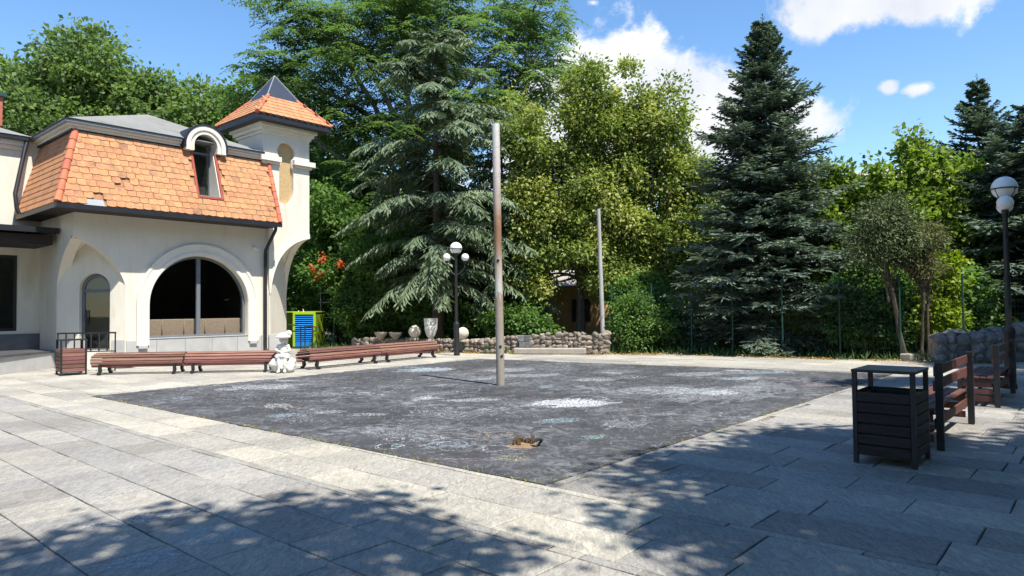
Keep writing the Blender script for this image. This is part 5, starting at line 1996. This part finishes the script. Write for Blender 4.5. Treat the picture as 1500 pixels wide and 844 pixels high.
def park_bench(loc, rz, label, L=2.25, D=.52):
    """local x along the bench, back at +... y<0 side; seat towards +y"""
    b = empty('park_bench', loc, rz, label, 'bench', 'wooden benches on the right of the square')
    for x in (.03, L - .03):
        slat(x, .0, .48, .055, .075, .96, M['blackmetal'], b, 'back_post', .004)
        slat(x, D - .03, .22, .055, .055, .44, M['blackmetal'], b, 'leg', .004)
        slat(x, D / 2, .405, .05, D - .10, .04, M['blackmetal'], b, 'seat_bearer', .004)
    for i in range(5):
        slat(L / 2, .07 + i * (D - .06) / 5 + .02, .445, L, .085, .03, M['benchwood'], b, 'seat_slat', .006)
    for z, y in ((.86, .045), (.70, .045)):
        slat(L / 2, y + (.0 if z < .8 else -.008), z, L - .01, .028, .115, M['benchwood'], b, 'back_slat', .006)
    slat(L / 2, .05, .28, L - .12, .026, .11, M['benchwood'], b, 'skirt_slat', .005)
    slat(L / 2, D - .03, .28, L - .12, .026, .11, M['benchwood'], b, 'skirt_slat', .005)
    for x in (.03, L - .03):
        for z in (.12, .23, .34):
            slat(x, D / 2 + .005, z, D - .12, .026, .085, M['benchwood'], b, 'end_slat', .005, rot=(0, 0, R(90)))
    return b


park_bench((4.66, 7.58, .006), R(49), 'wooden slatted bench behind the dark litter bin, its back edge sunlit')
park_bench((7.45, 10.66, .006), R(49), 'shaded wooden slatted bench near the foot of the globe lamp, by the grey wall')


def log_bench(p0, p1, label, segs):
    p0, p1 = Vector(p0), Vector(p1)
    d = p1 - p0
    L = d.length
    b = empty('long_bench', p0, math.atan2(d.y, d.x), label, 'bench', 'long rounded slat benches before the cafe')
    sl = L / segs
    # rounded section built from slats
    prof = []
    for i in range(11):
        th = R(-35 + 250 * i / 10)
        prof.append((-math.cos(th) * .30, .335 + .20 * math.sin(th), th))
    for s in range(segs):
        for (y, z, th) in prof:
            nrm = Vector((0, -math.cos(th) / .30, math.sin(th) / .19)).normalized()
            ang = math.atan2(nrm.y, nrm.z)
            jz = random.uniform(-.006, .006)
            slat(sl * (s + .5) + random.uniform(-.02, .02), y, z + jz, sl - .02 + random.uniform(-.02, .01), .074, .034, M['redwood'], b, 'slat', .008, rot=(-ang, 0, random.uniform(-.002, .002)))
        for k in (.10, .90):
            x = sl * (s + k)
            mb = MB()
            mb.prism([(-.26, .26), (-.20, .10), (-.30, .0), (-.38, .0), (-.38, .05), (-.30, .08), (-.32, .26)], -.03, .03)
            mb.prism([(.26, .26), (.20, .10), (.30, .0), (.38, .0), (.38, .05), (.30, .08), (.32, .26)], -.03, .03)
            mb.prism([(-.27, .22), (.27, .22), (.27, .30), (-.27, .30)], -.025, .025)
            o = mb.build('leg_frame', M['blackmetal'], b)
            o.location = (x, 0, 0)
            o.rotation_euler = (0, 0, R(90))
    return b


log_bench((-10.95, 18.15, .008), (-6.35, 18.62, .008), 'long rounded reddish slat bench between the litter bin and the seated statue', 2)
log_bench((-5.75, 18.9, .008), (-2.75, 23.55, .008), 'long rounded reddish slat bench running from the statue toward the lamp', 2)


def lamp(loc, label, arm_rz, H=3.95):
    b = empty('globe_lamp', loc, arm_rz, label, 'street lamp', 'three-globe street lamps')
    mb = MB()
    mb.lathe([(.11, 0), (.11, .06), (.095, .10), (.095, 1.02), (.105, 1.05), (.105, 1.12), (.06, 1.18), (.06, 1.2)], n=16)
    mb.build('base', M['blackmetal'], b, smooth=True)
    mb = MB()
    mb.lathe([(.055, 1.18), (.042, H - .55), (.05, H - .54), (.05, H - .46), (.07, H - .42), (.13, H - .40), (.13, H - .38), (.05, H - .37)], n=14)
    mb.build('post', M['blackmetal'], b, smooth=True)

    def globe(x, z, r, ring=False):
        mb = MB()
        mb.lathe([(max(.001, r * math.sin(math.pi * i / 14)), -r * math.cos(math.pi * i / 14)) for i in range(15)], (x, 0, z), 24)
        g_ = mb.build('globe', M['globe'], b, smooth=True)
        if ring:
            mb = MB()
            pts = [(x + (r + .012) * math.cos(a), (r + .012) * math.sin(a), z - .02) for a in [6.2832 * i / 24 for i in range(25)]]
            mb.tube(pts, .012, 5, caps=False)
            for a in (.8, 2.4, 4.0, 5.5):
                mb.tube([(x + .12 * math.cos(a), .12 * math.sin(a), z - r - .02), (x + (r + .012) * math.cos(a), (r + .012) * math.sin(a), z - .02)], .007, 4)
            mb.build('ring', M['blackmetal'], g_)
    globe(0, H - .20, .215, True)
    for sx in (-1, 1):
        mb = MB()
        mb.tube([(0, 0, H - 1.15), (sx * .16, 0, H - 1.05), (sx * .30, 0, H - .88), (sx * .32, 0, H - .68)], .018, 8)
        mb.lathe([(.02, H - .72), (.06, H - .70), (.06, H - .66), (.02, H - .65)], (sx * .32, 0, 0), 12)
        mb.build('arm', M['blackmetal'], b, smooth=True)
        globe(sx * .32, H - .52, .135)
    return b


lamp((-1.95, 24.1, .0), 'black lamp post with three white globes between the long bench and the stone ball', R(8))
lamp((9.38, 13.05, .004), 'black lamp post with three white globes beside the shaded bench', R(55), 4.0)

# ------------------------------------------------------------------ poles
def rust_mat():
    m, t, b = new_mat('rusty_paint')
    tc = N(t, 'ShaderNodeTexCoord')
    sep = N(t, 'ShaderNodeSeparateXYZ')
    Lk(t, tc.outputs['Object'], sep.inputs[0])
    n1 = N(t, 'ShaderNodeTexNoise')
    n1.inputs['Scale'].default_value = 3.5
    n1.inputs['Detail'].default_value = 8
    n1.inputs['Roughness'].default_value = .7
    mp = N(t, 'ShaderNodeMapping')
    mp.inputs['Scale'].default_value = (3, 3, .8)
    Lk(t, tc.outputs['Object'], mp.inputs[0])
    Lk(t, mp.outputs[0], n1.inputs['Vector'])
    h = mth(t, 'ADD', mth(t, 'MULTIPLY', sep.outputs[2], 1 / 5.6), mth(t, 'MULTIPLY', mth(t, 'SUBTRACT', n1.outputs[0], .5), .22))
    rp = N(t, 'ShaderNodeValToRGB')
    el = rp.color_ramp.elements
    stops = [(0, (.30, .27, .23)), (.18, (.34, .30, .25)), (.34, (.24, .19, .15)), (.36, (.42, .41, .38)), (.42, (.40, .36, .31)), (.52, (.26, .15, .09)), (.60, (.30, .16, .09)), (.68, (.42, .33, .27)), (.8, (.47, .43, .40)), (1, (.50, .48, .46))]
    while len(el) < len(stops):
        el.new(.5)
    for e, (p, c) in zip(el, stops):
        e.position = p
        e.color = (*c, 1)
    Lk(t, h, rp.inputs[0])
    n2 = N(t, 'ShaderNodeTexNoise')
    n2.inputs['Scale'].default_value = 9
    n2.inputs['Detail'].default_value = 8
    n2.inputs['Roughness'].default_value = .75
    Lk(t, tc.outputs['Object'], n2.inputs['Vector'])
    g_ = N(t, 'ShaderNodeMapRange')
    g_.inputs['From Min'].default_value = .58
    g_.inputs['From Max'].default_value = .68
    Lk(t, n2.outputs[0], g_.inputs['Value'])
    mx = N(t, 'ShaderNodeMix', data_type='RGBA')
    Lk(t, g_.outputs[0], mx.inputs['Factor'])
    Lk(t, rp.outputs[0], mx.inputs[6])
    mx.inputs[7].default_value = (.16, .085, .05, 1)
    Lk(t, mx.outputs[2], b.inputs['Base Color'])
    b.inputs['Roughness'].default_value = .65
    b.inputs['Metallic'].default_value = .1
    bp = N(t, 'ShaderNodeBump')
    bp.inputs['Strength'].default_value = .4
    bp.inputs['Distance'].default_value = .01
    Lk(t, n2.outputs[0], bp.inputs['Height'])
    Lk(t, bp.outputs[0], b.inputs['Normal'])
    return m


RUST = rust_mat()
fp = empty('metal_pole', (-.26, 14.5, 0), 0, 'tall rusty bare metal pole standing on the chalked asphalt', 'pole')
mb = MB()
mb.lathe([(.088, -.02), (.086, 1.1), (.084, 1.95), (.078, 1.97), (.078, 3.3), (.080, 3.32), (.080, 5.50), (.074, 5.52), (.066, 5.52), (.066, 5.4)], n=20)
o = mb.build('shaft', RUST, fp, smooth=True)
o.rotation_euler = (0, R(-.5), 0)
mb = MB()
mb.tube([(-.05, 0, 5.48), (-.14, 0, 5.52), (-.17, 0, 5.60), (-.10, 0, 5.63)], .012, 6)
mb.tube([(-.13, 0, 5.52), (-.13, .02, 5.40)], .010, 6)
mb.build('hook', M['lead'], fp)
for z, a in ((.82, -1.5), (.62, -1.2), (2.62, -1.9)):
    mb = MB()
    mb.lathe([(.0, -.012), (.03, -.012), (.03, .012), (.0, .012)], (0, 0, 0), 8)
    o = mb.build('bolt', M['blackmetal'], fp)
    o.location = (.082 * math.cos(a), .082 * math.sin(a), z)
    o.rotation_euler = (R(90), 0, a + R(90))
up_ = MB()
up_.lathe([(.085, 0), (.08, 1.5), (.065, 5.2), (.0, 5.21)], n=14)
o = up_.build('utility_pole', M['poleconc'], None, smooth=True, loc=(3.28, 24.95, 0))
o.rotation_euler = (0, R(-1.2), 0)
tag(o, 'pale grey concrete utility pole rising at the end of the rubble wall', 'pole')

# broken post base in the asphalt
st = empty('broken_post_base', (.12, 8.08, .008), .3, 'broken rusty post stub with splintered rim in the asphalt', 'post stub')
mb = MB()
k = 18
vs = []
for ri, (r, z) in enumerate(((.17, 0), (.13, .025), (.10, .03), (.07, .0))):
    for i in range(k):
        th = 6.283 * i / k
        rr_ = r * random.uniform(.8, 1.2)
        vs.append((rr_ * 1.1 * math.cos(th), rr_ * math.sin(th), z + (random.uniform(-.008, .012) if ri else -.004)))
mb.add(vs, [(a * k + i, a * k + (i + 1) % k, (a + 1) * k + (i + 1) % k, (a + 1) * k + i) for a in range(3) for i in range(k)])
mb.build('rubble_rim', surf('sandy_rubble', (.18, .12, .07), (.32, .22, .13), 20, .95, .8, 60), st)
for i in range(15):
    th = R(20 + i * 15)
    h = random.uniform(.05, .13)
    mb = MB()
    mb.box(.11 * math.cos(th), .10 * math.sin(th), h / 2, .04, .014, h, rot=None)
    o = mb.build('splinter', surf('rotten_wood', (.07, .045, .028), (.16, .105, .065), 20, .95, .5, 60) if i == 0 else bpy.data.materials['rotten_wood'], st)
    o.rotation_euler = (random.uniform(-.25, .25), random.uniform(-.25, .25), random.uniform(-.1, .1))
mb = MB()
mb.tube([(.16, -.04, .0), (.19, -.09, .07), (.13, -.13, .09), (.05, -.13, .045)], [.012, .018, .018, .01], 6)
mb.build('bent_strip', M['blackmetal'], st)

# ------------------------------------------------------------------ rubble walls
def stone_variants(n, seed):
    out = []
    for i in range(n):
        bm = bmesh.new()
        bmesh.ops.create_icosphere(bm, subdivisions=2, radius=.5)
        rng = random.Random(seed + i)
        ax = [Vector((rng.uniform(-1, 1), rng.uniform(-1, 1), rng.uniform(-1, 1))).normalized() for _ in range(9)]
        dd = [rng.uniform(.30, .44) for _ in range(9)]
        for v in bm.verts:
            for a, d_ in zip(ax, dd):
                q = v.co.dot(a)
                if q > d_:
                    v.co -= a * (q - d_)
            v.co += Vector((rng.uniform(-1, 1), rng.uniform(-1, 1), rng.uniform(-1, 1))) * .02
        me = bpy.data.meshes.new('stone')
        bm.to_mesh(me)
        bm.free()
        out.append(me)
    return out


STV = stone_variants(8, 500)
STG = [m.copy() for m in STV]
for m_ in STV:
    m_.materials.append(M['rubble'])
for m_ in STG:
    m_.materials.append(M['rubblegrey'])


def rubble_wall(name, label, path, hts, sz, var, depth=.4, mort='mortar2', ragged=.06, seed=1):
    rng = random.Random(seed)
    b = empty(name, (path[0][0], path[0][1], 0), 0, label, 'stone wall')
    P = [Vector((p[0], p[1], 0)) for p in path]
    base = P[0].copy()
    for i in range(len(P) - 1):
        a, c = P[i], P[i + 1]
        d = (c - a)
        L = d.length
        d.normalize()
        nrm = Vector((d.y, -d.x, 0))
        rz = math.atan2(d.y, d.x)
        h0, h1 = hts[i], hts[i + 1]
        mb = MB()
        w = depth * .32
        q = [a - base - nrm * .02, c - base - nrm * .02, c - base - nrm * depth, a - base - nrm * depth]
        mb.add([tuple(v) for v in q] + [(q[0].x, q[0].y, h0 * .88), (q[1].x, q[1].y, h1 * .88), (q[2].x, q[2].y, h1 * .88), (q[3].x, q[3].y, h0 * .88)],
               [(3, 2, 1, 0), (4, 5, 6, 7), (0, 1, 5, 4), (1, 2, 6, 5), (2, 3, 7, 6), (3, 0, 4, 7)])
        mb.build('mortar_core', M[mort], b)
        x = sz * .3
        while x < L - sz * .1:
            h = h0 + (h1 - h0) * x / L
            wv = sz * rng.uniform(.6, 1.5)
            z = sz * .30
            while z < h - sz * .05:
                hv = sz * rng.uniform(.65, 1.0)
                o = bpy.data.objects.new('stone', rng.choice(var))
                COL.objects.link(o)
                o.parent = b
                pos = a - base + d * (x + rng.uniform(-.12, .12) * sz) - nrm * (-.005 + rng.uniform(0, .05))
                o.location = (pos.x, pos.y, z + rng.uniform(-.02, .02))
                o.scale = (wv * 1.30, sz * .7, hv * 1.36)
                o.rotation_euler = (rng.uniform(-.3, .3), rng.uniform(-.25, .25) + rng.choice((0, 0, math.pi)), rz + rng.uniform(-.25, .25))
                z += hv * .92
            if rng.random() < .75:                      # capping stone lying on top
                o = bpy.data.objects.new('stone', rng.choice(var))
                COL.objects.link(o)
                o.parent = b
                pos = a - base + d * x - nrm * depth * .55
                o.location = (pos.x, pos.y, h * .90 + rng.uniform(-.02, ragged))
                o.scale = (wv * 1.3, depth * 1.0, sz * .7)
                o.rotation_euler = (0, rng.uniform(-.2, .2), rz + rng.uniform(-.3, .3))
            x += wv * .92
    return b


rubble_wall('rubble_wall', 'low sunlit rubble stone wall with ragged top below the lindens', [(.62, 24.85), (2.0, 24.6), (3.42, 24.35)], [.68, .72, .70], .21, STV, seed=3)
rubble_wall('rubble_wall', 'low tumbledown rubble wall carrying the face pot and stone balls', [(-6.6, 28.5), (-3.6, 27.0), (-1.2, 25.8), (.22, 25.2)], [.42, .46, .46, .62], .21, STV, seed=5)
rubble_wall('stone_wall', 'grey boulder wall in shade behind the wooden benches', [(11.9, 19.35), (13.6, 19.0), (17.2, 18.9)], [.78, .92, .95], .36, STG, depth=.6, mort='rubble', seed=7)
# block pier between the two rubble walls
pr_ = empty('block_pier', (.42, 24.95, 0), R(-10), 'dark grey block pier joining the two rubble walls', 'pier')
for r in range(3):
    for c in range(2):
        slat(-.10 + c * .225 + (.05 if r % 2 else 0), 0, .11 + r * .215, .22, .34, .205, M['rubblegrey'], pr_, 'block', .012)
kb = MB()
kb.box(0, 0, .11, 2.55, .26, .22, bev=.035)
o = kb.build('concrete_kerb', M['concrete'], None, loc=(1.30, 24.28, 0), rz=R(-12))
tag(o, 'low pale concrete kerb at the foot of the sunlit rubble wall', 'kerb')
ft_ = MB()
ft_.box(0, 0, .10, .34, .3, .22, bev=.03)
o = ft_.build('concrete_block', M['concrete'], None, loc=(11.3, 19.75, 0), rz=.3)
tag(o, 'small pale concrete block at the foot of the crooked juniper', 'block')

# ------------------------------------------------------------------ stone ornaments
def ball(loc, r, label):
    b = empty('stone_ball', loc, 0, label, 'stone ball', 'stone balls on the low wall')
    mb = MB()
    mb.lathe([(max(.001, r * math.sin(math.pi * i / 16)), r - r * math.cos(math.pi * i / 16)) for i in range(17)], (0, 0, .05), 28)
    mb.build('ball', M['limestone'], b, smooth=True)
    mb = MB()
    mb.lathe([(r * .62, -.04), (r * .62, .04), (r * .5, .09)], n=18)
    mb.build('foot', M['concrete'], b, smooth=True)


ball((-3.78, 26.75, .48), .245, 'pale stone ball on the low wall left of the face pot, stained brown')
ball((-1.86, 25.85, .44), .225, 'grey stone ball on the low wall behind the lamp post')
for i, (x, y, lb) in enumerate(((-5.25, 27.6, 'grey stone bowl at the far left of the low wall'), (-4.62, 27.3, 'grey stone bowl next to the pale stone ball'))):
    mb = MB()
    mb.lathe([(.10, 0), (.12, .05), (.20, .12), (.27, .24), (.27, .27), (.23, .27), (.16, .16), (.0, .14)], n=22)
    o = mb.build('stone_bowl', M['concrete'], None, smooth=True, loc=(x, y, .46))
    tag(o, lb, 'bowl', 'stone bowls on the low wall')

# head-shaped pot
hp = empty('face_pot', (-3.12, 26.4, .42), 0, 'white stone planter carved as a face with a flat open top', 'planter')
NA, NZ = 64, 44
vs, fs = [], []


def gs(a, b, s):
    return math.exp(-((a - b) / s) ** 2)


FA = R(-96)                                            # the face looks at the square
for j in range(NZ + 1):
    z = j / NZ
    r = (.145 + .075 * min(1, z * 2.6) ** .8 + .045 * z)
    for i in range(NA):
        th = 2 * math.pi * i / NA
        a = (th - FA + math.pi) % (2 * math.pi) - math.pi
        d = 0.0
        if abs(a) < 1.5:
            d += .050 * gs(a, 0, .16) * (gs(z, .42, .13) + .6 * gs(z, .58, .10))            # nose
            d += .020 * gs(z, .69, .035) * gs(abs(a), .42, .30)                              # brows
            d -= .030 * gs(z, .61, .045) * gs(abs(a), .42, .18)                              # eye sockets
            d += .014 * gs(z, .60, .020) * gs(abs(a), .42, .11)                              # lids
            d += .018 * (gs(z, .275, .018) + gs(z, .225, .02)) * gs(a, 0, .26)               # lips
            d -= .016 * gs(z, .25, .010) * gs(a, 0, .26)
            d += .026 * gs(z, .12, .05) * gs(a, 0, .26)                                      # chin
            d += .014 * gs(z, .46, .07) * gs(abs(a), .62, .16)                               # cheekbones
        r2 = r + d
        vs.append((r2 * math.cos(th), r2 * .92 * math.sin(th), .16 + .70 * z))
for j in range(NZ):
    for i in range(NA):
        k = (i + 1) % NA
        fs.append((j * NA + i, j * NA + k, (j + 1) * NA + k, (j + 1) * NA + i))
b0 = len(vs)
for i in range(NA):
    th = 2 * math.pi * i / NA
    vs.append((.22 * math.cos(th), .20 * math.sin(th), .86))
for i in range(NA):
    th = 2 * math.pi * i / NA
    vs.append((.20 * math.cos(th), .18 * math.sin(th), .74))
for i in range(NA):
    k = (i + 1) % NA
    fs.append((NZ * NA + i, NZ * NA + k, b0 + k, b0 + i))
    fs.append((b0 + i, b0 + k, b0 + NA + k, b0 + NA + i))
fs.append(tuple(b0 + NA + i for i in range(NA)))
mb = MB()
mb.add(vs, fs)
mb.build('head', M['statue'], hp, smooth=True)
mb = MB()
mb.lathe([(.15, 0), (.15, .03), (.11, .06), (.11, .13), (.14, .17)], n=20)
mb.build('pedestal', M['limestone'], hp, smooth=True)

# ------------------------------------------------------------------ statue of a seated child
sv = empty('seated_statue', (-6.02, 18.12, .006), R(8), 'white painted statue of a seated child in a bonnet between the long benches', 'statue')


def blob(bm, c, r, rot=None):
    m4 = Matrix.Translation(c) @ (rot.to_4x4() if rot else Matrix.Identity(4)) @ Matrix.Diagonal((*r, 1))
    bmesh.ops.create_icosphere(bm, subdivisions=3, radius=1, matrix=m4)


def capsule(bm, a, b, r0, r1, n=6):
    a, b = Vector(a), Vector(b)
    for i in range(n + 1):
        t = i / n
        blob(bm, a.lerp(b, t), (r0 + (r1 - r0) * t,) * 3)


def remesh_obj(name, bm, mat, parent, vox):
    me = bpy.data.meshes.new(name)
    bm.to_mesh(me)
    bm.free()
    o = mkobj(name, me, mat, parent)
    md = o.modifiers.new('r', 'REMESH')
    md.mode = 'VOXEL'
    md.voxel_size = vox
    md.use_smooth_shade = True
    sm = o.modifiers.new('s', 'SMOOTH')
    sm.iterations = 2
    return o


bm = bmesh.new()
rb_ = random.Random(3)
for i in range(44):                                     # rough rock seat
    blob(bm, (rb_.uniform(-.24, .24), rb_.uniform(-.08, .18), rb_.uniform(.06, .30)), (rb_.uniform(.09, .13), rb_.uniform(.08, .12), rb_.uniform(.07, .11)))
remesh_obj('rock_seat', bm, M['statue'], sv, .02)
bm = bmesh.new()
blob(bm, (0, .02, .47), (.17, .15, .10))                # lap and skirt
blob(bm, (0, -.09, .43), (.20, .13, .075))
blob(bm, (-.09, -.13, .40), (.09, .08, .05))
blob(bm, (.10, -.13, .40), (.09, .08, .05))
blob(bm, (0, .03, .60), (.105, .085, .13))              # torso
blob(bm, (0, .02, .70), (.125, .075, .055))             # shoulders
capsule(bm, (0, .02, .72), (0, .01, .80), .045, .045)   # neck
blob(bm, (0, -.01, .855), (.088, .092, .10))            # head
blob(bm, (0, -.097, .845), (.016, .022, .02))           # nose
blob(bm, (0, -.075, .80), (.045, .03, .022))            # chin and mouth
blob(bm, (-.05, -.07, .835), (.03, .025, .028))
blob(bm, (.05, -.07, .835), (.03, .025, .028))
for sx in (-1, 1):
    capsule(bm, (sx * .12, .02, .69), (sx * .17, -.02, .575), .045, .036)
    capsule(bm, (sx * .17, -.02, .575), (sx * .035, -.13, .535), .036, .028)
    blob(bm, (sx * .025, -.145, .53), (.035, .03, .024))
    for f_ in range(4):
        capsule(bm, (sx * (.03 - .012 * f_), -.15, .535 - .010 * f_), (-sx * .02, -.178, .525 - .012 * f_), .010, .008, 3)
    capsule(bm, (sx * .085, -.14, .40), (sx * .075, -.19, .22), .055, .044)
    capsule(bm, (sx * .075, -.19, .22), (sx * .075, -.19, .07), .044, .034)
    capsule(bm, (sx * .075, -.18, .045), (sx * .085, -.27, .035), .040, .034)
capsule(bm, (0, -.16, .40), (0, -.19, .12), .03, .03)
remesh_obj('figure', bm, M['statue'], sv, .011)
bm = bmesh.new()
blob(bm, (0, .03, .955), (.165, .16, .085))             # bonnet
blob(bm, (0, -.02, .925), (.205, .175, .038))
blob(bm, (-.0, .10, .86), (.12, .09, .12))
for i in range(7):
    a = 6.28 * i / 7
    blob(bm, (.15 + .05 * math.cos(a), -.03, 1.02 + .05 * math.sin(a)), (.038, .03, .038))
blob(bm, (.15, -.05, 1.02), (.03, .025, .03))
remesh_obj('bonnet', bm, M['statue'], sv, .012)

# ------------------------------------------------------------------ lime and blue cabinet
kx = empty('lime_cabinet', (-9.95, 31.3, 0), R(-4), 'lime green cabinet with a blue louvred front beside the turret', 'cabinet')
W_, D_, H_ = 1.05, 1.3, 1.55
mb = MB()
mb.box(W_ / 2, D_ / 2 + .03, H_ / 2, W_ - .02, D_ - .04, H_ - .02)
mb.build('body', M['limedark'], kx)
mb = MB()
mb.box(W_ / 2, .03, .78, W_ - .20, .03, H_ - .20)
mb.build('louvre_back', M['blueback'], kx)
for (cx, cz, sx, sz) in ((.05, H_ / 2, .10, H_), (W_ - .05, H_ / 2, .10, H_), (W_ / 2, H_ - .05, W_ - .2, .10)):
    slat(cx, .0, cz, sx, .07, sz, M['lime'], kx, 'frame', .006)
slat(W_ / 2, .0, .10, W_ - .2, .06, .2, M['blue'], kx, 'frame', .006)
for i in range(13):
    slat(W_ / 2, -.002, .26 + i * .093, W_ - .21, .055, .012, M['blue'], kx, 'louvre', .002, rot=(R(40), 0, 0))
slat(W_ / 2 - .3, .62, H_ + .02, 1.70, 1.3, .05, M['lime'], kx, 'top', .006)
mb = MB()
mb.box(-.32, .9, H_ / 2, .60, 1.0, H_ - .04)
mb.build('side_body', M['limedark'], kx)
# ramp railing before the cabinet
rr2 = empty('ramp_railing', (-9.35, 28.0, 0), R(4), 'black ramp handrail in front of the lime cabinet', 'railing')
mb = MB()
mb.tube([(-.8, 0, 1.15), (1.25, 0, .98), (1.36, 0, .93), (1.36, 0, .80), (1.2, 0, .76), (-.8, 0, .86)], .028, 8)
mb.build('handrail', M['blackmetal'], rr2, smooth=True)
for x in (-.7, .1, .75, .92, 1.22):
    mb = MB()
    mb.tube([(x, 0, 0), (x, 0, 1.12 - .08 * (x + .7))], .024, 8)
    mb.build('upright', M['blackmetal'], rr2)
# trellis
tr = empty('metal_trellis', (-9.0, 32.4, 0), 0, 'thin pale metal trellis frame behind the lime cabinet', 'trellis')
for x in (0, .62):
    mb = MB()
    mb.tube([(x, 0, 0), (x, 0, 2.9)], .022, 6)
    mb.build('upright', M['lead'], tr)
for z in (.6, 1.3, 2.0, 2.45, 2.75):
    mb = MB()
    mb.tube([(-.1, 0, z), (.62 + (.5 if z == 2.45 else .08), 0, z)], .016, 6)
    mb.build('crossbar', M['lead'], tr)

# ------------------------------------------------------------------ wire fence
FP = [(3.6, 25.05), (5.0, 24.75), (6.25, 24.1), (7.35, 23.05), (8.7, 22.25), (10.1, 21.3), (11.4, 20.3), (13.0, 19.9), (15.5, 19.9), (18.0, 19.9)]
fe = empty('wire_fence', (FP[0][0], FP[0][1], 0), 0, 'green welded wire fence on thin posts in front of the spruces', 'fence')
FH = 2.35
for i, (x, y) in enumerate(FP):
    mb = MB()
    mb.tube([(0, 0, -.02), (0, 0, FH + .12)], .028, 8)
    o = mb.build('post', M['fence'], fe)
    o.location = (x - FP[0][0], y - FP[0][1], 0)
for i in range(len(FP) - 1):
    a, c = np.array(FP[i]), np.array(FP[i + 1])
    L = np.linalg.norm(c - a)
    mb = MB()
    k = int(L / .10)
    for j in range(1, k):
        mb.box(L * j / k, 0, FH / 2 + .05, .0022, .0022, FH - .06)
    for z in np.arange(.12, FH + .05, .2):
        mb.box(L / 2, .006, z, L, .003, .003)
    o = mb.build('wire_panel', M['fence'], fe, fixn=False)
    tag(o, kind='stuff')
    o.location = (a[0] - FP[0][0], a[1] - FP[0][1], 0)
    o.rotation_euler = (0, 0, math.atan2(c[1] - a[1], c[0] - a[0]))

# ------------------------------------------------------------------ buildings seen through the trees
oh = empty('orange_building', (-.2, 34.0, 0), 0, 'orange rendered low building glimpsed under the lindens', 'building')
mb = MB()
mb.box(2.5, 2, 1.35, 5.4, 4, 2.7)
mb.build('wall', M['orange'], oh)
mb = MB()
mb.add([(-.6, -.4, 2.7), (5.6, -.4, 2.7), (5.6, 4.4, 2.7), (-.6, 4.4, 2.7), (-.6, 2, 3.6), (5.6, 2, 3.6)], [(0, 1, 5, 4), (2, 3, 4, 5), (1, 2, 5), (3, 0, 4), (3, 2, 1, 0)])
mb.build('roof', M['rooffar'], oh)
for x in (1.2, 3.6):
    slat(x, -.01, 1.5, .9, .06, 1.1, M['darkroom'], oh, 'window', .004)
wl = empty('white_wall', (4.9, 27.6, 0), R(-6), 'low white wall seen through the wire fence under the spruce', 'wall')
for i in range(2):
    slat(.8 + i * 1.42, 0, .38, 1.38, .2, .76, M['white'], wl, 'panel', .01)
fb = empty('apartment_block', (44, 74, 0), R(-20), 'distant grey-roofed block above the leafy saplings', 'building')
mb = MB()
mb.box(0, 4, 7.4, 22, 8, 14.8)
mb.build('wall', M['concrete'], fb)
mb = MB()
mb.box(0, 4, 15.1, 23, 9, .5)
mb.add([(-11.5, -.5, 15.4), (11.5, -.5, 15.4), (11.5, 8.5, 15.4), (-11.5, 8.5, 15.4), (-8, 4, 17.2), (8, 4, 17.2)], [(0, 1, 5, 4), (1, 2, 5), (2, 3, 4, 5), (3, 0, 4), (3, 2, 1, 0)])
mb.build('roof', M['rooffar'], fb)
for i in range(9):
    for j in range(4):
        slat(-9 + i * 2.2, -.02, 3 + j * 3.2, 1.1, .1, 1.4, M['darkroom'], fb, 'window', .01)

# ------------------------------------------------------------------ grass in the joints, dry leaves
rng = np.random.default_rng(77)
Ps = []
for a, b, n_ in ((PATCH[0], PATCH[3], 900), (PATCH[0], PATCH[1], 650), (PATCH[3], PATCH[2], 350), (PATCH[2], PATCH[1], 700)):
    t = rng.random(n_)
    t = t[(np.sin(t * 43 + 1) + np.sin(t * 97) + rng.normal(0, .6, n_)) > -.2]
    e = (b - a) / np.linalg.norm(b - a)
    nr = np.array([-e[1], e[0]])
    q = a + np.outer(t, b - a) + np.outer(rng.normal(0, .015, len(t)), nr)
    Ps.append(q)
Ps = np.concatenate(Ps)
P3 = np.column_stack([Ps, np.full(len(Ps), .004)])
D3 = np.column_stack([rng.normal(0, .5, (len(P3), 2)), rng.uniform(.5, 1, len(P3))])
gr = arr_mesh('edge_grass', leaf_quads(P3, D3, rng.normal(0, 1, P3.shape), rng.uniform(.02, .055, len(P3)), .008), 4, M['grass'], None, rng.random(len(P3)))
tag(gr, 'thin dry grass growing along the asphalt edge', 'grass', kind='stuff')
n_ = 5200
xx = rng.uniform(-7, 13, n_)
yy = np.interp(xx, LIMX, LIMY) + rng.normal(.15, .28, n_)
P3 = np.column_stack([xx, yy, rng.uniform(.0, .03, n_)])
kp = (np.sin(xx * 1.7) + np.sin(xx * 4.1 + 1) + rng.normal(0, .7, n_)) > -.1
P3 = P3[kp]
dl = arr_mesh('dry_leaves', leaf_quads(P3, rng.normal(0, 1, P3.shape) * np.array([1, 1, .3]), rng.normal(0, .4, P3.shape) + np.array([0, 0, 1]), rng.uniform(.04, .09, len(P3)), .04), 4, M['lf_dry'], None, rng.random(len(P3)))
tag(dl, 'dry brown leaf litter at the foot of the fence', 'leaves', kind='stuff')
n_ = 9000
xx = rng.uniform(-9, 20, n_)
yy = np.interp(xx, LIMX, LIMY) + rng.uniform(.3, 7, n_)
P3 = np.column_stack([xx, yy, np.full(n_, -.05)])
D3 = np.column_stack([rng.normal(0, .45, (n_, 2)), rng.uniform(.5, 1, n_)])
ug = arr_mesh('undergrowth', leaf_quads(P3, D3, rng.normal(0, 1, P3.shape), rng.uniform(.12, .4, n_), .05), 4, M['lf_dark'], None, rng.random(n_))
tag(ug, 'patchy weeds and undergrowth behind the walls and fence', 'weeds', kind='stuff')
